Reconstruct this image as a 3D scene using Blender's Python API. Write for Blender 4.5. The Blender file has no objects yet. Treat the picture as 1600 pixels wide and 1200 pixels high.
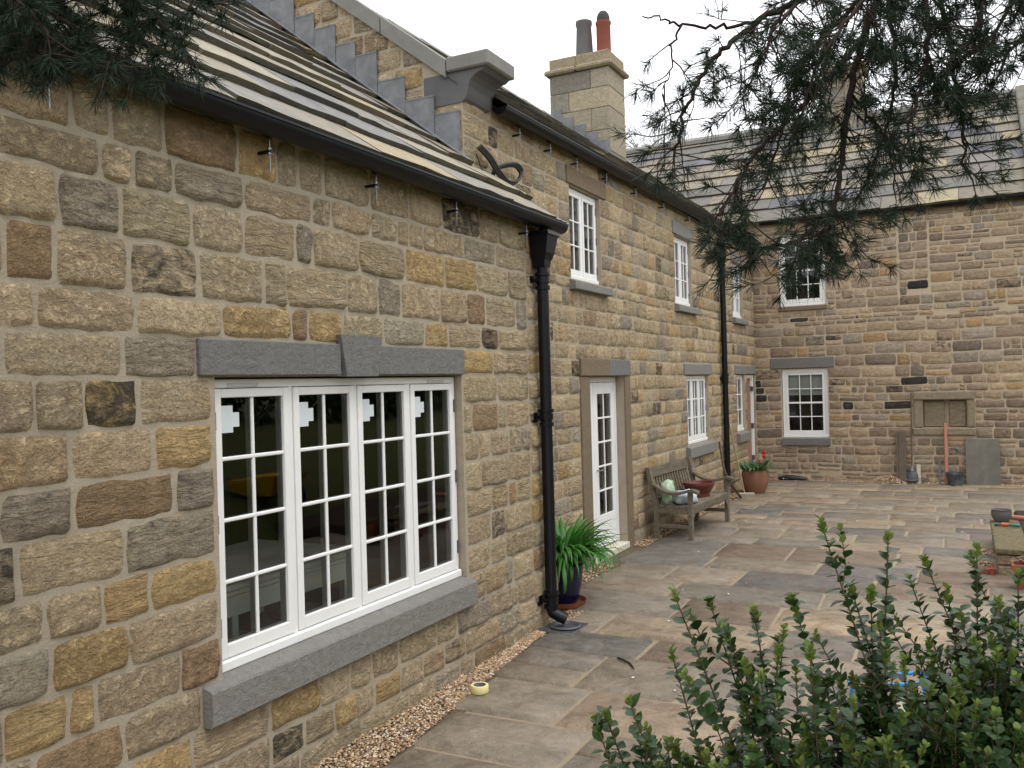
import bpy, math, random
from mathutils import Vector, Matrix, noise
scene = bpy.context.scene
COL = scene.collection
V = Vector

# ------------------------------------------------------------------ camera
CAM = V((3.25, 0.0, 2.08))
yaw, roll = math.radians(27.2), math.radians(-1.6)
fw = V((-math.sin(yaw), math.cos(yaw), 0.0))
r0 = V((math.cos(yaw), math.sin(yaw), 0.0)); u0 = V((0, 0, 1))
rt = r0*math.cos(roll) + u0*math.sin(roll)
up = u0*math.cos(roll) - r0*math.sin(roll)
cd = bpy.data.cameras.new('camera'); cam = bpy.data.objects.new('camera', cd); COL.objects.link(cam)
cd.sensor_width = 36.0; cd.lens = 1373.0/1600*36; cd.clip_start = 0.05; cd.clip_end = 2000
m = Matrix((rt, up, -fw)).transposed().to_4x4(); m.translation = CAM
cam.matrix_world = m
scene.camera = cam

# ------------------------------------------------------------------ sky, sun, exposure
w = bpy.data.worlds.new('World'); scene.world = w; w.use_nodes = True
nt = w.node_tree; nt.nodes.clear()
sky = nt.nodes.new('ShaderNodeTexSky'); sky.sky_type = 'NISHITA'; sky.sun_disc = False
SUN_EL, SUN_ROT = math.radians(62), math.radians(105)
sky.sun_elevation = SUN_EL; sky.sun_rotation = SUN_ROT; sky.air_density = 1.0; sky.dust_density = 4.0
hs = nt.nodes.new('ShaderNodeHueSaturation'); hs.inputs['Saturation'].default_value = 0.12
mx = nt.nodes.new('ShaderNodeMix'); mx.data_type = 'RGBA'; mx.inputs[0].default_value = 0.78
mx.inputs[7].default_value = (16.0, 16.3, 16.8, 1)            # even cloud deck
bg = nt.nodes.new('ShaderNodeBackground'); bg.inputs['Strength'].default_value = 0.132
wo = nt.nodes.new('ShaderNodeOutputWorld')
nt.links.new(sky.outputs[0], hs.inputs['Color']); nt.links.new(hs.outputs[0], mx.inputs[6])
nt.links.new(mx.outputs[2], bg.inputs['Color']); nt.links.new(bg.outputs[0], wo.inputs['Surface'])
sl = bpy.data.lights.new('sun', 'SUN'); sl.energy = 1.0; sl.angle = math.radians(18); sl.color = (1.0, 0.96, 0.9)
so = bpy.data.objects.new('sun', sl); COL.objects.link(so)
sd = V((math.sin(SUN_ROT)*math.cos(SUN_EL), math.cos(SUN_ROT)*math.cos(SUN_EL), math.sin(SUN_EL)))
so.rotation_euler = sd.to_track_quat('Z', 'Y').to_euler()
vs = scene.view_settings
vs.view_transform = 'Standard'; vs.look = 'None'; vs.gamma = 1.0; vs.use_curve_mapping = False; vs.exposure = 0.0

# ------------------------------------------------------------------ helpers
def lin(c):
    f = lambda x: x/12.92 if x <= .04045 else ((x+.055)/1.055)**2.4
    return tuple(f(x/255.0) for x in c)
def rgba(c): return (*lin(c), 1.0)
WP = {}                                             # world position of every object built (none is rotated)
def put(o, wp, parent=None):
    COL.objects.link(o); wp = V(wp); WP[o.name] = wp
    if parent is not None:
        o.parent = parent; o.location = wp - WP[parent.name]
    else: o.location = wp
    return o
def tag(o, label, cat=None, group=None, kind=None):
    if label: o['label'] = label
    if cat: o['category'] = cat
    if group: o['group'] = group
    if kind: o['kind'] = kind
    return o
def thing(name, loc, label, cat, group=None):
    o = bpy.data.objects.new(name, None); o.empty_display_size = .2
    put(o, loc); return tag(o, label, cat, group)
def struct(o): o['kind'] = 'structure'; return o

class MB:
    """collects geometry in a (u,v,n) frame, links it as one mesh object in world space"""
    def __init__(s, O=(0,0,0), U=(1,0,0), W=(0,1,0), N=(0,0,1)):
        s.O, s.U, s.W, s.N = V(O), V(U), V(W), V(N); s.v = []; s.f = []; s.t = []; s.p = []
        s.tint = (0.5,0.5,0.5,1); s.par = (0.5,0,0.5,0.5); s.mi = []; s.m = 0
    def P(s, u, v, n): return s.O + s.U*u + s.W*v + s.N*n
    def add(s, pts, faces, raw=False):
        b = len(s.v)
        for p in pts:
            s.v.append(V(p) if raw else s.P(*p)); s.t.append(s.tint); s.p.append(s.par)
        for f in faces: s.f.append([b+i for i in f]); s.mi.append(s.m)
    def box(s, a, b, c=0.0):
        (x0,y0,z0),(x1,y1,z1) = a, b
        if c <= 0:
            s.add([(x0,y0,z0),(x1,y0,z0),(x1,y1,z0),(x0,y1,z0),(x0,y0,z1),(x1,y0,z1),(x1,y1,z1),(x0,y1,z1)],
                  [(0,3,2,1),(4,5,6,7),(0,1,5,4),(1,2,6,5),(2,3,7,6),(3,0,4,7)]); return
        c = min(c, abs(x1-x0)*.45, abs(y1-y0)*.45, abs(z1-z0)*.45)
        X, Y, Z = (x0,x1), (y0,y1), (z0,z1); pts = []; idx = {}
        for i in (0,1):
            for j in (0,1):
                for k in (0,1):
                    sx, sy, sz = (1-2*i), (1-2*j), (1-2*k)
                    for ax in range(3):
                        p = [X[i]+sx*c, Y[j]+sy*c, Z[k]+sz*c]; p[ax] = (X[i],Y[j],Z[k])[ax]
                        idx[(i,j,k,ax)] = len(pts); pts.append(tuple(p))
        F = []
        F += [[idx[(0,0,0,0)],idx[(0,0,1,0)],idx[(0,1,1,0)],idx[(0,1,0,0)]], [idx[(1,0,0,0)],idx[(1,1,0,0)],idx[(1,1,1,0)],idx[(1,0,1,0)]]]
        F += [[idx[(0,0,0,1)],idx[(1,0,0,1)],idx[(1,0,1,1)],idx[(0,0,1,1)]], [idx[(0,1,0,1)],idx[(0,1,1,1)],idx[(1,1,1,1)],idx[(1,1,0,1)]]]
        F += [[idx[(0,0,0,2)],idx[(0,1,0,2)],idx[(1,1,0,2)],idx[(1,0,0,2)]], [idx[(0,0,1,2)],idx[(1,0,1,2)],idx[(1,1,1,2)],idx[(0,1,1,2)]]]
        for j in (0,1):
            for k in (0,1):
                q = [idx[(0,j,k,1)],idx[(1,j,k,1)],idx[(1,j,k,2)],idx[(0,j,k,2)]]; F.append(q if (j+k)%2 else q[::-1])
                q = [idx[(j,0,k,0)],idx[(j,1,k,0)],idx[(j,1,k,2)],idx[(j,0,k,2)]]; F.append(q[::-1] if (j+k)%2 else q)
                q = [idx[(j,k,0,0)],idx[(j,k,1,0)],idx[(j,k,1,1)],idx[(j,k,0,1)]]; F.append(q if (j+k)%2 else q[::-1])
        for i in (0,1):
            for j in (0,1):
                for k in (0,1):
                    q = [idx[(i,j,k,0)],idx[(i,j,k,1)],idx[(i,j,k,2)]]; F.append(q if (i+j+k)%2 else q[::-1])
        s.add(pts, F)
    def tube(s, path, r, n=8, cap=True, raw=False):
        pts = [V(p) for p in path]; k = len(pts)
        R = list(r) if hasattr(r, '__len__') else [r]*k
        rings = []; a = None
        for i in range(k):
            d = (pts[min(i+1,k-1)]-pts[max(i-1,0)])
            d = d.normalized() if d.length > 1e-9 else V((0,0,1))
            if a is None: a = d.orthogonal().normalized()
            a = (a - d*a.dot(d)); a = a.normalized() if a.length > 1e-6 else d.orthogonal().normalized()
            b = d.cross(a)
            for j in range(n):
                t = 2*math.pi*j/n; rings.append(pts[i] + (a*math.cos(t)+b*math.sin(t))*R[i])
        F = []
        for i in range(k-1):
            for j in range(n):
                q = (j+1) % n; F.append((i*n+j, i*n+q, (i+1)*n+q, (i+1)*n+j))
        if cap: F.append(tuple(range(n))[::-1]); F.append(tuple((k-1)*n+j for j in range(n)))
        s.add(rings, F, raw)
    def lathe(s, c, prof, n=24, sx=1, sy=1):
        pts = []; F = []
        for (r, z) in prof:
            for j in range(n):
                t = 2*math.pi*j/n; pts.append((c[0]+r*math.cos(t)*sx, c[1]+r*math.sin(t)*sy, c[2]+z))
        for i in range(len(prof)-1):
            for j in range(n):
                q = (j+1) % n; F.append((i*n+j, i*n+q, (i+1)*n+q, (i+1)*n+j))
        s.add(pts, F)
    def prism(s, poly, n0, n1):
        """polygon in (u,v), extruded along n"""
        k = len(poly)
        pts = [(p[0],p[1],n0) for p in poly] + [(p[0],p[1],n1) for p in poly]
        F = [tuple(range(k))[::-1], tuple(range(k, 2*k))] + [(i,(i+1)%k,k+(i+1)%k,k+i) for i in range(k)]
        s.add(pts, F)
    def build(s, name, mat, parent=None, smooth=False, angle=None):
        c = V((0,0,0)); lo = V((1e9,)*3); hi = V((-1e9,)*3)
        for p in s.v:
            for i in range(3): lo[i] = min(lo[i], p[i]); hi[i] = max(hi[i], p[i])
        c = (lo+hi)/2
        me = bpy.data.meshes.new(name)
        me.from_pydata([p-c for p in s.v], [], s.f)
        for mt in (mat if isinstance(mat, (list, tuple)) else [mat]): me.materials.append(mt)
        if any(s.mi): me.polygons.foreach_set('material_index', s.mi)
        at = me.attributes.new('tint', 'FLOAT_COLOR', 'POINT'); at.data.foreach_set('color', [x for t in s.t for x in t])
        at = me.attributes.new('par', 'FLOAT_COLOR', 'POINT'); at.data.foreach_set('color', [x for t in s.p for x in t])
        if smooth: me.polygons.foreach_set('use_smooth', [True]*len(me.polygons))
        me.update()
        if angle is not None:
            me.polygons.foreach_set('use_smooth', [True]*len(me.polygons)); me.set_sharp_from_angle(angle=math.radians(angle))
        o = bpy.data.objects.new(name, me)
        return put(o, c, parent)

# ------------------------------------------------------------------ materials
def mat(name):
    mt = bpy.data.materials.new(name); mt.use_nodes = True; n = mt.node_tree
    return mt, n, n.nodes['Principled BSDF'], n.links
def nd(n, t, **kw):
    x = n.nodes.new(t)
    for k, v in kw.items():
        if k in x.inputs: x.inputs[k].default_value = v
        else: setattr(x, k, v)
    return x
def math_(n, op, a, b=None, c=None, clamp=False):
    x = n.nodes.new('ShaderNodeMath'); x.operation = op; x.use_clamp = clamp
    for i, q in enumerate((a, b, c)):
        if q is None: continue
        if isinstance(q, (int, float)): x.inputs[i].default_value = q
        else: n.links.new(q, x.inputs[i])
    return x.outputs[0]
def mixc(n, fac, a, b, mode='MIX'):
    x = n.nodes.new('ShaderNodeMix'); x.data_type = 'RGBA'; x.blend_type = mode
    for i, q in ((0, fac), (6, a), (7, b)):
        if isinstance(q, (int, float)): x.inputs[i].default_value = q
        elif isinstance(q, tuple): x.inputs[i].default_value = q
        else: n.links.new(q, x.inputs[i])
    return x.outputs[2]
def ramp(n, fac, stops):
    x = n.nodes.new('ShaderNodeValToRGB'); e = x.color_ramp.elements
    e[0].position, e[0].color = stops[0][0], (stops[0][1],)*3+(1,)
    e[1].position, e[1].color = stops[-1][0], (stops[-1][1],)*3+(1,)
    for p, v in stops[1:-1]: q = e.new(p); q.color = (v, v, v, 1)
    n.links.new(fac, x.inputs[0]); return x.outputs[0]
def noise_(n, vec, scale, detail=5, rough=.55, dist=0.0):
    x = nd(n, 'ShaderNodeTexNoise', Scale=scale, Detail=detail, Roughness=rough, Distortion=dist)
    if vec is not None: n.links.new(vec, x.inputs['Vector'])
    return x.outputs[0]
def mapped(n, vec, scale=(1,1,1), loc=None):
    x = n.nodes.new('ShaderNodeMapping'); n.links.new(vec, x.inputs[0]); x.inputs['Scale'].default_value = scale
    if loc is not None: n.links.new(loc, x.inputs['Location'])
    return x.outputs[0]
def bump_(n, h, strength=.5, dist=.01, normal=None):
    x = nd(n, 'ShaderNodeBump', Strength=strength, Distance=dist); n.links.new(h, x.inputs['Height'])
    if normal is not None: n.links.new(normal, x.inputs['Normal'])
    return x.outputs[0]

def stone_material(name, ridge=1.0, fine=1.0, blotch=1.0, mottle=1.0):
    mt, n, b, L = mat(name)
    at = nd(n, 'ShaderNodeAttribute', attribute_name='tint'); pa = nd(n, 'ShaderNodeAttribute', attribute_name='par')
    sp = n.nodes.new('ShaderNodeSeparateColor'); L.new(pa.outputs['Color'], sp.inputs[0])
    geo = n.nodes.new('ShaderNodeNewGeometry')
    off = n.nodes.new('ShaderNodeCombineXYZ')
    sd_ = math_(n, 'MULTIPLY', sp.outputs[0], 37.0)
    for i in range(3): L.new(sd_, off.inputs[i])
    va = n.nodes.new('ShaderNodeVectorMath'); va.operation = 'ADD'; L.new(geo.outputs['Position'], va.inputs[0]); L.new(off.outputs[0], va.inputs[1])
    vec = va.outputs[0]
    big = noise_(n, vec, 5.0, 4, .6, .6); med = noise_(n, vec, 16, 6, .65, .4); fin = noise_(n, vec, 95, 4, .7); spk = noise_(n, vec, 260, 2, .6)
    c = mixc(n, math_(n, 'MULTIPLY', ramp(n, big, [(.3,0),(.7,1)]), .55*blotch), at.outputs['Color'], mixc(n, 1.0, at.outputs['Color'], rgba((250,242,226)), 'MULTIPLY'))
    k = math_(n, 'ADD', math_(n, 'MULTIPLY', med, 1.1), math_(n, 'MULTIPLY', fin, .9))
    k = math_(n, 'ADD', math_(n, 'MULTIPLY', spk, .5), k)
    k = math_(n, 'SUBTRACT', k, .25)
    k = math_(n, 'MULTIPLY_ADD', math_(n, 'SUBTRACT', k, 1.0), mottle, 1.0)
    kk = n.nodes.new('ShaderNodeCombineColor'); [L.new(k, kk.inputs[i]) for i in range(3)]
    c = mixc(n, .95, c, kk.outputs[0], 'MULTIPLY')
    # rust and soot patches
    ru = ramp(n, noise_(n, vec, 7.5, 5, .6, 1.2), [(.58,0),(.72,1)])
    c = mixc(n, math_(n, 'MULTIPLY', ru, .32*blotch), c, rgba((122,92,62)))
    st = noise_(n, mapped(n, vec, (1,1,1.6)), 9, 6, .65, .8)
    sm = math_(n, 'ADD', st, math_(n, 'SUBTRACT', sp.outputs[1], 1.0))
    so_ = ramp(n, sm, [(.30,0),(.5,1)])
    c = mixc(n, math_(n, 'MULTIPLY', so_, .85), c, rgba((52,50,49)))
    lich = ramp(n, noise_(n, vec, 22, 5, .7, .5), [(.62,0),(.75,1)])
    c = mixc(n, math_(n, 'MULTIPLY', lich, .35), c, rgba((178,172,156)))
    L.new(c, b.inputs['Base Color']); b.inputs['Roughness'].default_value = .92; b.inputs['Specular IOR Level'].default_value = .25
    rd = ramp(n, noise_(n, mapped(n, vec, (6,6,25)), 1.0, 6, .66, .9), [(.36,0),(.60,1)])
    gou = ramp(n, noise_(n, mapped(n, vec, (21,21,31)), 1.0, 6, .68, .5), [(.36,0),(.54,1)])
    pit = ramp(n, noise_(n, vec, 60, 4, .65, .3), [(.36,0),(.50,1)])
    h = math_(n, 'MULTIPLY', math_(n, 'MULTIPLY', rd, sp.outputs[2]), .8*ridge)
    h = math_(n, 'ADD', h, math_(n, 'MULTIPLY', math_(n, 'MULTIPLY', gou, pa.outputs['Alpha']), .75*fine))
    h = math_(n, 'ADD', h, math_(n, 'MULTIPLY', pit, .22*fine))
    h = math_(n, 'ADD', h, math_(n, 'MULTIPLY', fin, .30*fine)); h = math_(n, 'ADD', h, math_(n, 'MULTIPLY', med, .9*min(1.0, fine+.05)))
    L.new(bump_(n, h, 1.0, .030), b.inputs['Normal'])
    return mt
M = {}
M['stone'] = stone_material('rubble_sandstone', 1.0, 1.0, 1.2, 1.15)
M['stone_far'] = stone_material('rubble_sandstone_old', .6, .7)
M['dressed'] = stone_material('dressed_gritstone', .06, .2, .2, .5)
M['ashlar'] = stone_material('dressed_sandstone', .25, .5, .7)

def simple(name, col, rough=.7, var=.25, scale=8, bump=0.0, bscale=60, bdist=.004, spec=.5, metal=0.0, col2=None, stretch=(1,1,1), tint=False, detail=6):
    mt, n, b, L = mat(name)
    geo = n.nodes.new('ShaderNodeNewGeometry'); vec = mapped(n, geo.outputs['Position'], stretch)
    base = rgba(col)
    if tint:
        at = nd(n, 'ShaderNodeAttribute', attribute_name='tint'); base = at.outputs['Color']
    nz = noise_(n, vec, scale, detail, .62, .5)
    c2 = rgba(col2) if col2 else None
    if c2 is not None: c = mixc(n, ramp(n, nz, [(.35,0),(.68,1)]), base, c2)
    else:
        k = math_(n, 'ADD', math_(n, 'MULTIPLY', nz, 2*var), 1.0-var)
        kk = n.nodes.new('ShaderNodeCombineColor'); [L.new(k, kk.inputs[i]) for i in range(3)]
        c = mixc(n, 1.0, base, kk.outputs[0], 'MULTIPLY')
    L.new(c, b.inputs['Base Color']); b.inputs['Roughness'].default_value = rough
    b.inputs['Specular IOR Level'].default_value = spec; b.inputs['Metallic'].default_value = metal
    if bump > 0:
        h = math_(n, 'ADD', noise_(n, vec, bscale, 5, .65), math_(n, 'MULTIPLY', noise_(n, vec, bscale*.22, 4, .6), 1.5))
        L.new(bump_(n, h, bump, bdist), b.inputs['Normal'])
    return mt
M['mortar'] = simple('lime_mortar', (164,153,134), .95, .2, 7, .7, 70, .008, .2)
M['mortar_far'] = simple('lime_mortar_old', (182,166,142), .95, .2, 6, .7, 60, .008, .2)
M['grey_stone'] = simple('grey_dressed_stone', (124,122,117), .9, .3, 5, .35, 90, .004, .25)
M['grey_stone_dark'] = simple('grey_dressed_stone_weathered', (112,111,109), .9, .28, 4, .35, 80, .004, .25)
M['kneeler_stone'] = simple('kneeler_stone', (96,95,96), .9, .3, 4, .4, 60, .005, .25)
M['brown_stone'] = simple('brown_dressed_stone', (118,102,84), .9, .3, 6, .5, 70, .006, .25, col2=(84,76,68))
M['slate'] = simple('stone_slate', (140,130,110), .85, .42, 9, .6, 45, .008, .35, tint=True)
M['deck'] = simple('roof_underlay', (50,46,42), .95, .2)
M['paint'] = simple('white_paint', (232,232,230), .42, .05, 6, .06, 40, .002)
M['cream_paint'] = simple('cream_paint', (205,200,182), .55, .12, 5)
M['primer'] = simple('pink_primer_board', (150,112,96), .7, .12, 6)
M['black'] = simple('black_cast_plastic', (10,12,18), .4, .2, 12, .1, 50, .002, .3)
M['black_cable'] = simple('black_cable', (18,18,20), .5, .2)
M['steel'] = simple('galvanised_steel', (140,142,146), .4, .15, 20, metal=.8)
M['iron'] = simple('grey_iron', (95,95,98), .5, .25, 20, metal=.5)
M['lead'] = simple('lead_sheet', (103,104,108), .62, .3, 7, .35, 24, .006, .4, col2=(128,129,131))
M['terracotta'] = simple('terracotta', (150,86,62), .8, .3, 14, .25, 60, .003, .3, col2=(128,80,62))
M['terracotta_red'] = simple('red_clay', (134,74,60), .75, .2, 12, .2, 60, .003, .3)
M['terracotta_pot'] = simple('terracotta_weathered', (138,96,76), .8, .3, 10, .3, 60, .003, .3, col2=(126,90,72))
M['pink_clay'] = simple('pink_clay', (178,116,98), .75, .15, 12)
M['clay_dark'] = simple('brown_glazed_clay', (98,50,42), .4, .25, 10)
M['grey_clay'] = simple('grey_clay_pot', (96,92,92), .85, .25, 6, .3, 40, .004)
M['blue_glaze'] = simple('blue_glaze', (18,22,58), .22, .35, 9)
M['teak'] = simple('weathered_teak', (126,116,100), .85, .3, 3, .55, 18, .004, .25, col2=(96,88,74), stretch=(9,1,9))
M['teak_dark'] = simple('weathered_teak_rail', (112,102,88), .85, .3, 3, .5, 18, .004, .25, col2=(84,78,66), stretch=(2,2,9))
M['wood'] = simple('old_plank', (110,98,86), .9, .3, 4, .5, 20, .004, .2, col2=(86,78,70), stretch=(9,9,1))
M['handle_wood'] = simple('broom_handle_wood', (150,128,96), .7, .2, 8)
M['pale_wood'] = simple('pale_wood', (176,166,148), .8, .15, 8)
M['rubber'] = simple('black_rubber_tub', (40,50,52), .6, .4, 9, col2=(96,104,102))
M['concrete'] = simple('concrete_slab', (118,114,104), .92, .2, 4, .3, 60, .003, .2, col2=(100,97,90))
M['masking'] = simple('masking_tape', (226,214,150), .6, .05)
M['vent'] = simple('pale_vent', (196,196,200), .5, .05)
M['dark_clay'] = simple('sooted_clay', (58,54,54), .8, .2)
M['card'] = simple('grey_card', (120,116,122), .8, .1)
M['paper'] = simple('white_sticker', (206,214,216), .6, .05)
M['soil'] = simple('soil', (62,48,38), .95, .35, 20, .8, 40, .02, .2)
M['blue_pipe'] = simple('blue_plastic_pipe', (24,120,196), .4, .08)
M['orange'] = simple('orange_plastic', (200,98,52), .45, .1)
M['teal'] = simple('teal_plastic', (52,110,108), .45, .1)
M['yellow'] = simple('yellow_paint', (204,160,30), .45, .1)
M['bark'] = simple('pine_bark', (56,46,42), .95, .35, 30, .7, 50, .006, .2)
M['twig'] = simple('bare_twigs', (104,98,100), .9, .2)
M['stem'] = simple('shrub_stem', (88,70,48), .8, .25, 30)
M['plaster'] = simple('interior_plaster', (112,108,100), .9, .08)
M['floor_in'] = simple('interior_floor', (70,56,46), .7, .2)
M['pale_panel'] = simple('pale_green_panel', (222,226,214), .6, .05)
M['blind'] = simple('roller_blind', (190,192,188), .8, .05)
M['grass'] = simple('rough_grass', (70,92,40), .95, .4, 3, .6, 30, .02, .2, col2=(104,88,60))
M['dirt'] = simple('earth', (96,84,68), .95, .3, 4, .6, 25, .02, .2)
M['gravel'] = simple('gravel_pebble', (170,140,110), .75, .25, 40, tint=True, spec=.4)
M['bag_green'] = simple('green_white_plastic_bag', (120,158,104), .4, .1, 9, .5, 30, .01, col2=(206,214,206))
M['bag_blue'] = simple('blue_white_plastic_bag', (168,186,208), .4, .1, 7, .5, 30, .01, col2=(214,214,218))
M['red_petal'] = simple('red_petal', (196,38,44), .5, .12)
M['sedum'] = simple('sedum', (148,104,92), .8, .3, 30, col2=(110,120,84))

def leaf_material(name, c1, c2, rough=.45, trans=.25, spec=.4):
    mt, n, b, L = mat(name)
    at = nd(n, 'ShaderNodeAttribute', attribute_name='par')
    sp = n.nodes.new('ShaderNodeSeparateColor'); L.new(at.outputs['Color'], sp.inputs[0])
    oi = n.nodes.new('ShaderNodeObjectInfo')
    f = math_(n, 'FRACT', math_(n, 'ADD', sp.outputs[0], oi.outputs['Random']))
    c = mixc(n, f, rgba(c1), rgba(c2)); L.new(c, b.inputs['Base Color'])
    b.inputs['Roughness'].default_value = rough; b.inputs['Specular IOR Level'].default_value = spec
    tr = n.nodes.new('ShaderNodeBsdfTranslucent'); L.new(c, tr.inputs[0])
    ms = n.nodes.new('ShaderNodeMixShader'); ms.inputs[0].default_value = trans
    L.new(b.outputs[0], ms.inputs[1]); L.new(tr.outputs[0], ms.inputs[2]); L.new(ms.outputs[0], n.nodes['Material Output'].inputs[0])
    return mt
M['leaf'] = leaf_material('privet_leaf', (36,58,30), (60,90,42), .36, .2, .5)
M['leaf_new'] = leaf_material('privet_new_leaf', (84,110,44), (116,134,58), .5, .35)
M['strap'] = leaf_material('strap_leaf', (52,104,40), (84,140,58), .45, .3)
M['tulip_leaf'] = leaf_material('tulip_leaf', (52,92,56), (92,126,86), .5, .25)
M['needle'] = leaf_material('pine_needle', (20,34,26), (42,58,40), .55, .12, .25)
M['hedge'] = leaf_material('hedge_leaf', (34,50,28), (60,76,38), .6, .15, .3)

def flag_material():
    mt, n, b, L = mat('riven_flagstone')
    at = nd(n, 'ShaderNodeAttribute', attribute_name='tint'); pa = nd(n, 'ShaderNodeAttribute', attribute_name='par')
    sp = n.nodes.new('ShaderNodeSeparateColor'); L.new(pa.outputs['Color'], sp.inputs[0])
    geo = n.nodes.new('ShaderNodeNewGeometry'); off = n.nodes.new('ShaderNodeCombineXYZ')
    s_ = math_(n, 'MULTIPLY', sp.outputs[0], 23.0); [L.new(s_, off.inputs[i]) for i in range(3)]
    va = n.nodes.new('ShaderNodeVectorMath'); va.operation = 'ADD'; L.new(geo.outputs['Position'], va.inputs[0]); L.new(off.outputs[0], va.inputs[1])
    vec = va.outputs[0]
    a = noise_(n, vec, 2.6, 6, .62, 1.0); m_ = noise_(n, vec, 11, 6, .65, .6); f = noise_(n, vec, 120, 3, .7)
    st_ = noise_(n, mapped(n, vec, (2.2,9,9)), 1.0, 6, .65, .9)
    k = math_(n, 'ADD', math_(n, 'MULTIPLY', a, 1.4), math_(n, 'ADD', math_(n, 'MULTIPLY', m_, 1.15), math_(n, 'MULTIPLY', f, .8)))
    k = math_(n, 'ADD', math_(n, 'ADD', k, math_(n, 'MULTIPLY', st_, .8)), -.95)
    kk = n.nodes.new('ShaderNodeCombineColor'); [L.new(k, kk.inputs[i]) for i in range(3)]
    c = mixc(n, 1.0, at.outputs['Color'], kk.outputs[0], 'MULTIPLY')
    rust = ramp(n, noise_(n, vec, 3.2, 5, .6, 1.5), [(.55,0),(.72,1)])
    c = mixc(n, math_(n, 'MULTIPLY', rust, math_(n, 'MULTIPLY', sp.outputs[2], .8)), c, rgba((112,80,52)))
    pale = ramp(n, noise_(n, vec, 5.5, 6, .7, .8), [(.56,0),(.74,1)])
    c = mixc(n, math_(n, 'MULTIPLY', pale, .4), c, rgba((150,134,112)))
    lich = ramp(n, noise_(n, vec, 26, 4, .7, .3), [(.66,0),(.74,1)])
    c = mixc(n, math_(n, 'MULTIPLY', lich, .3), c, rgba((160,158,146)))
    L.new(c, b.inputs['Base Color'])
    L.new(math_(n, 'ADD', math_(n, 'MULTIPLY', m_, .5), .32), b.inputs['Roughness']); b.inputs['Specular IOR Level'].default_value = .28
    h = math_(n, 'ADD', math_(n, 'MULTIPLY', noise_(n, vec, 4.5, 6, .6, .8), 2.0), math_(n, 'MULTIPLY', f, .25))
    h = math_(n, 'ADD', h, math_(n, 'MULTIPLY', noise_(n, vec, 24, 5, .7, .4), .8))
    L.new(bump_(n, h, .8, .02), b.inputs['Normal'])
    return mt
M['flag'] = flag_material()
M['flag_joint'] = simple('paving_mortar', (146,132,111), .95, .3, 5, .6, 60, .006, .2)

def glass_material():
    mt, n, b, L = mat('window_glass'); n.nodes.remove(b)
    tr = n.nodes.new('ShaderNodeBsdfTransparent'); tr.inputs[0].default_value = (.88,.91,.90,1)
    gl = n.nodes.new('ShaderNodeBsdfGlossy'); gl.inputs['Roughness'].default_value = .0
    geo = n.nodes.new('ShaderNodeNewGeometry'); L.new(bump_(n, noise_(n, geo.outputs['Position'], 2.2, 2, .5), .06, .02), gl.inputs['Normal'])
    fr = nd(n, 'ShaderNodeFresnel', IOR=1.52)
    k = math_(n, 'MULTIPLY', fr.outputs[0], 1.4, clamp=True)
    ms = n.nodes.new('ShaderNodeMixShader'); L.new(k, ms.inputs[0]); L.new(tr.outputs[0], ms.inputs[1]); L.new(gl.outputs[0], ms.inputs[2])
    L.new(ms.outputs[0], n.nodes['Material Output'].inputs[0]); return mt
M['glass'] = glass_material()

# ------------------------------------------------------------------ masonry
def frame(O, U, N): return dict(O=O, U=U, W=(0,0,1), N=N)
FRONT1 = frame((0,0,0), (0,1,0), (1,0,0))            # near wing, u = y
X2 = -0.55
FRONT2 = frame((X2,0,0), (0,1,0), (1,0,0))           # main cottage front
YG = 6.6
GABLE2 = frame((0,YG,0), (1,0,0), (0,-1,0))          # its gable above the near wing's roof, u = x
YF = 18.3
FRONT3 = frame((0,YF,0), (1,0,0), (0,-1,0))          # far house, u = x

def wall_sheet(fr, u0, u1, v0, v1, holes, depth, clip=None):
    mb = MB(**fr)
    us = sorted({u0,u1,*[h[0] for h in holes],*[h[1] for h in holes]}); vs_ = sorted({v0,v1,*[h[2] for h in holes],*[h[3] for h in holes]})
    for i in range(len(us)-1):
        for j in range(len(vs_)-1):
            cu, cv = (us[i]+us[i+1])/2, (vs_[j]+vs_[j+1])/2
            if any(h[0]<cu<h[1] and h[2]<cv<h[3] for h in holes): continue
            mb.add([(us[i],vs_[j],0),(us[i+1],vs_[j],0),(us[i+1],vs_[j+1],0),(us[i],vs_[j+1],0)], [(0,1,2,3)])
    for a,b,c,d in holes:
        mb.add([(a,c,0),(a,c,-depth),(a,d,-depth),(a,d,0)], [(0,1,2,3)])
        mb.add([(b,c,0),(b,d,0),(b,d,-depth),(b,c,-depth)], [(0,1,2,3)])
        mb.add([(a,d,0),(a,d,-depth),(b,d,-depth),(b,d,0)], [(0,1,2,3)])
        mb.add([(a,c,0),(b,c,0),(b,c,-depth),(a,c,-depth)], [(0,1,2,3)])
    return mb

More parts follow.
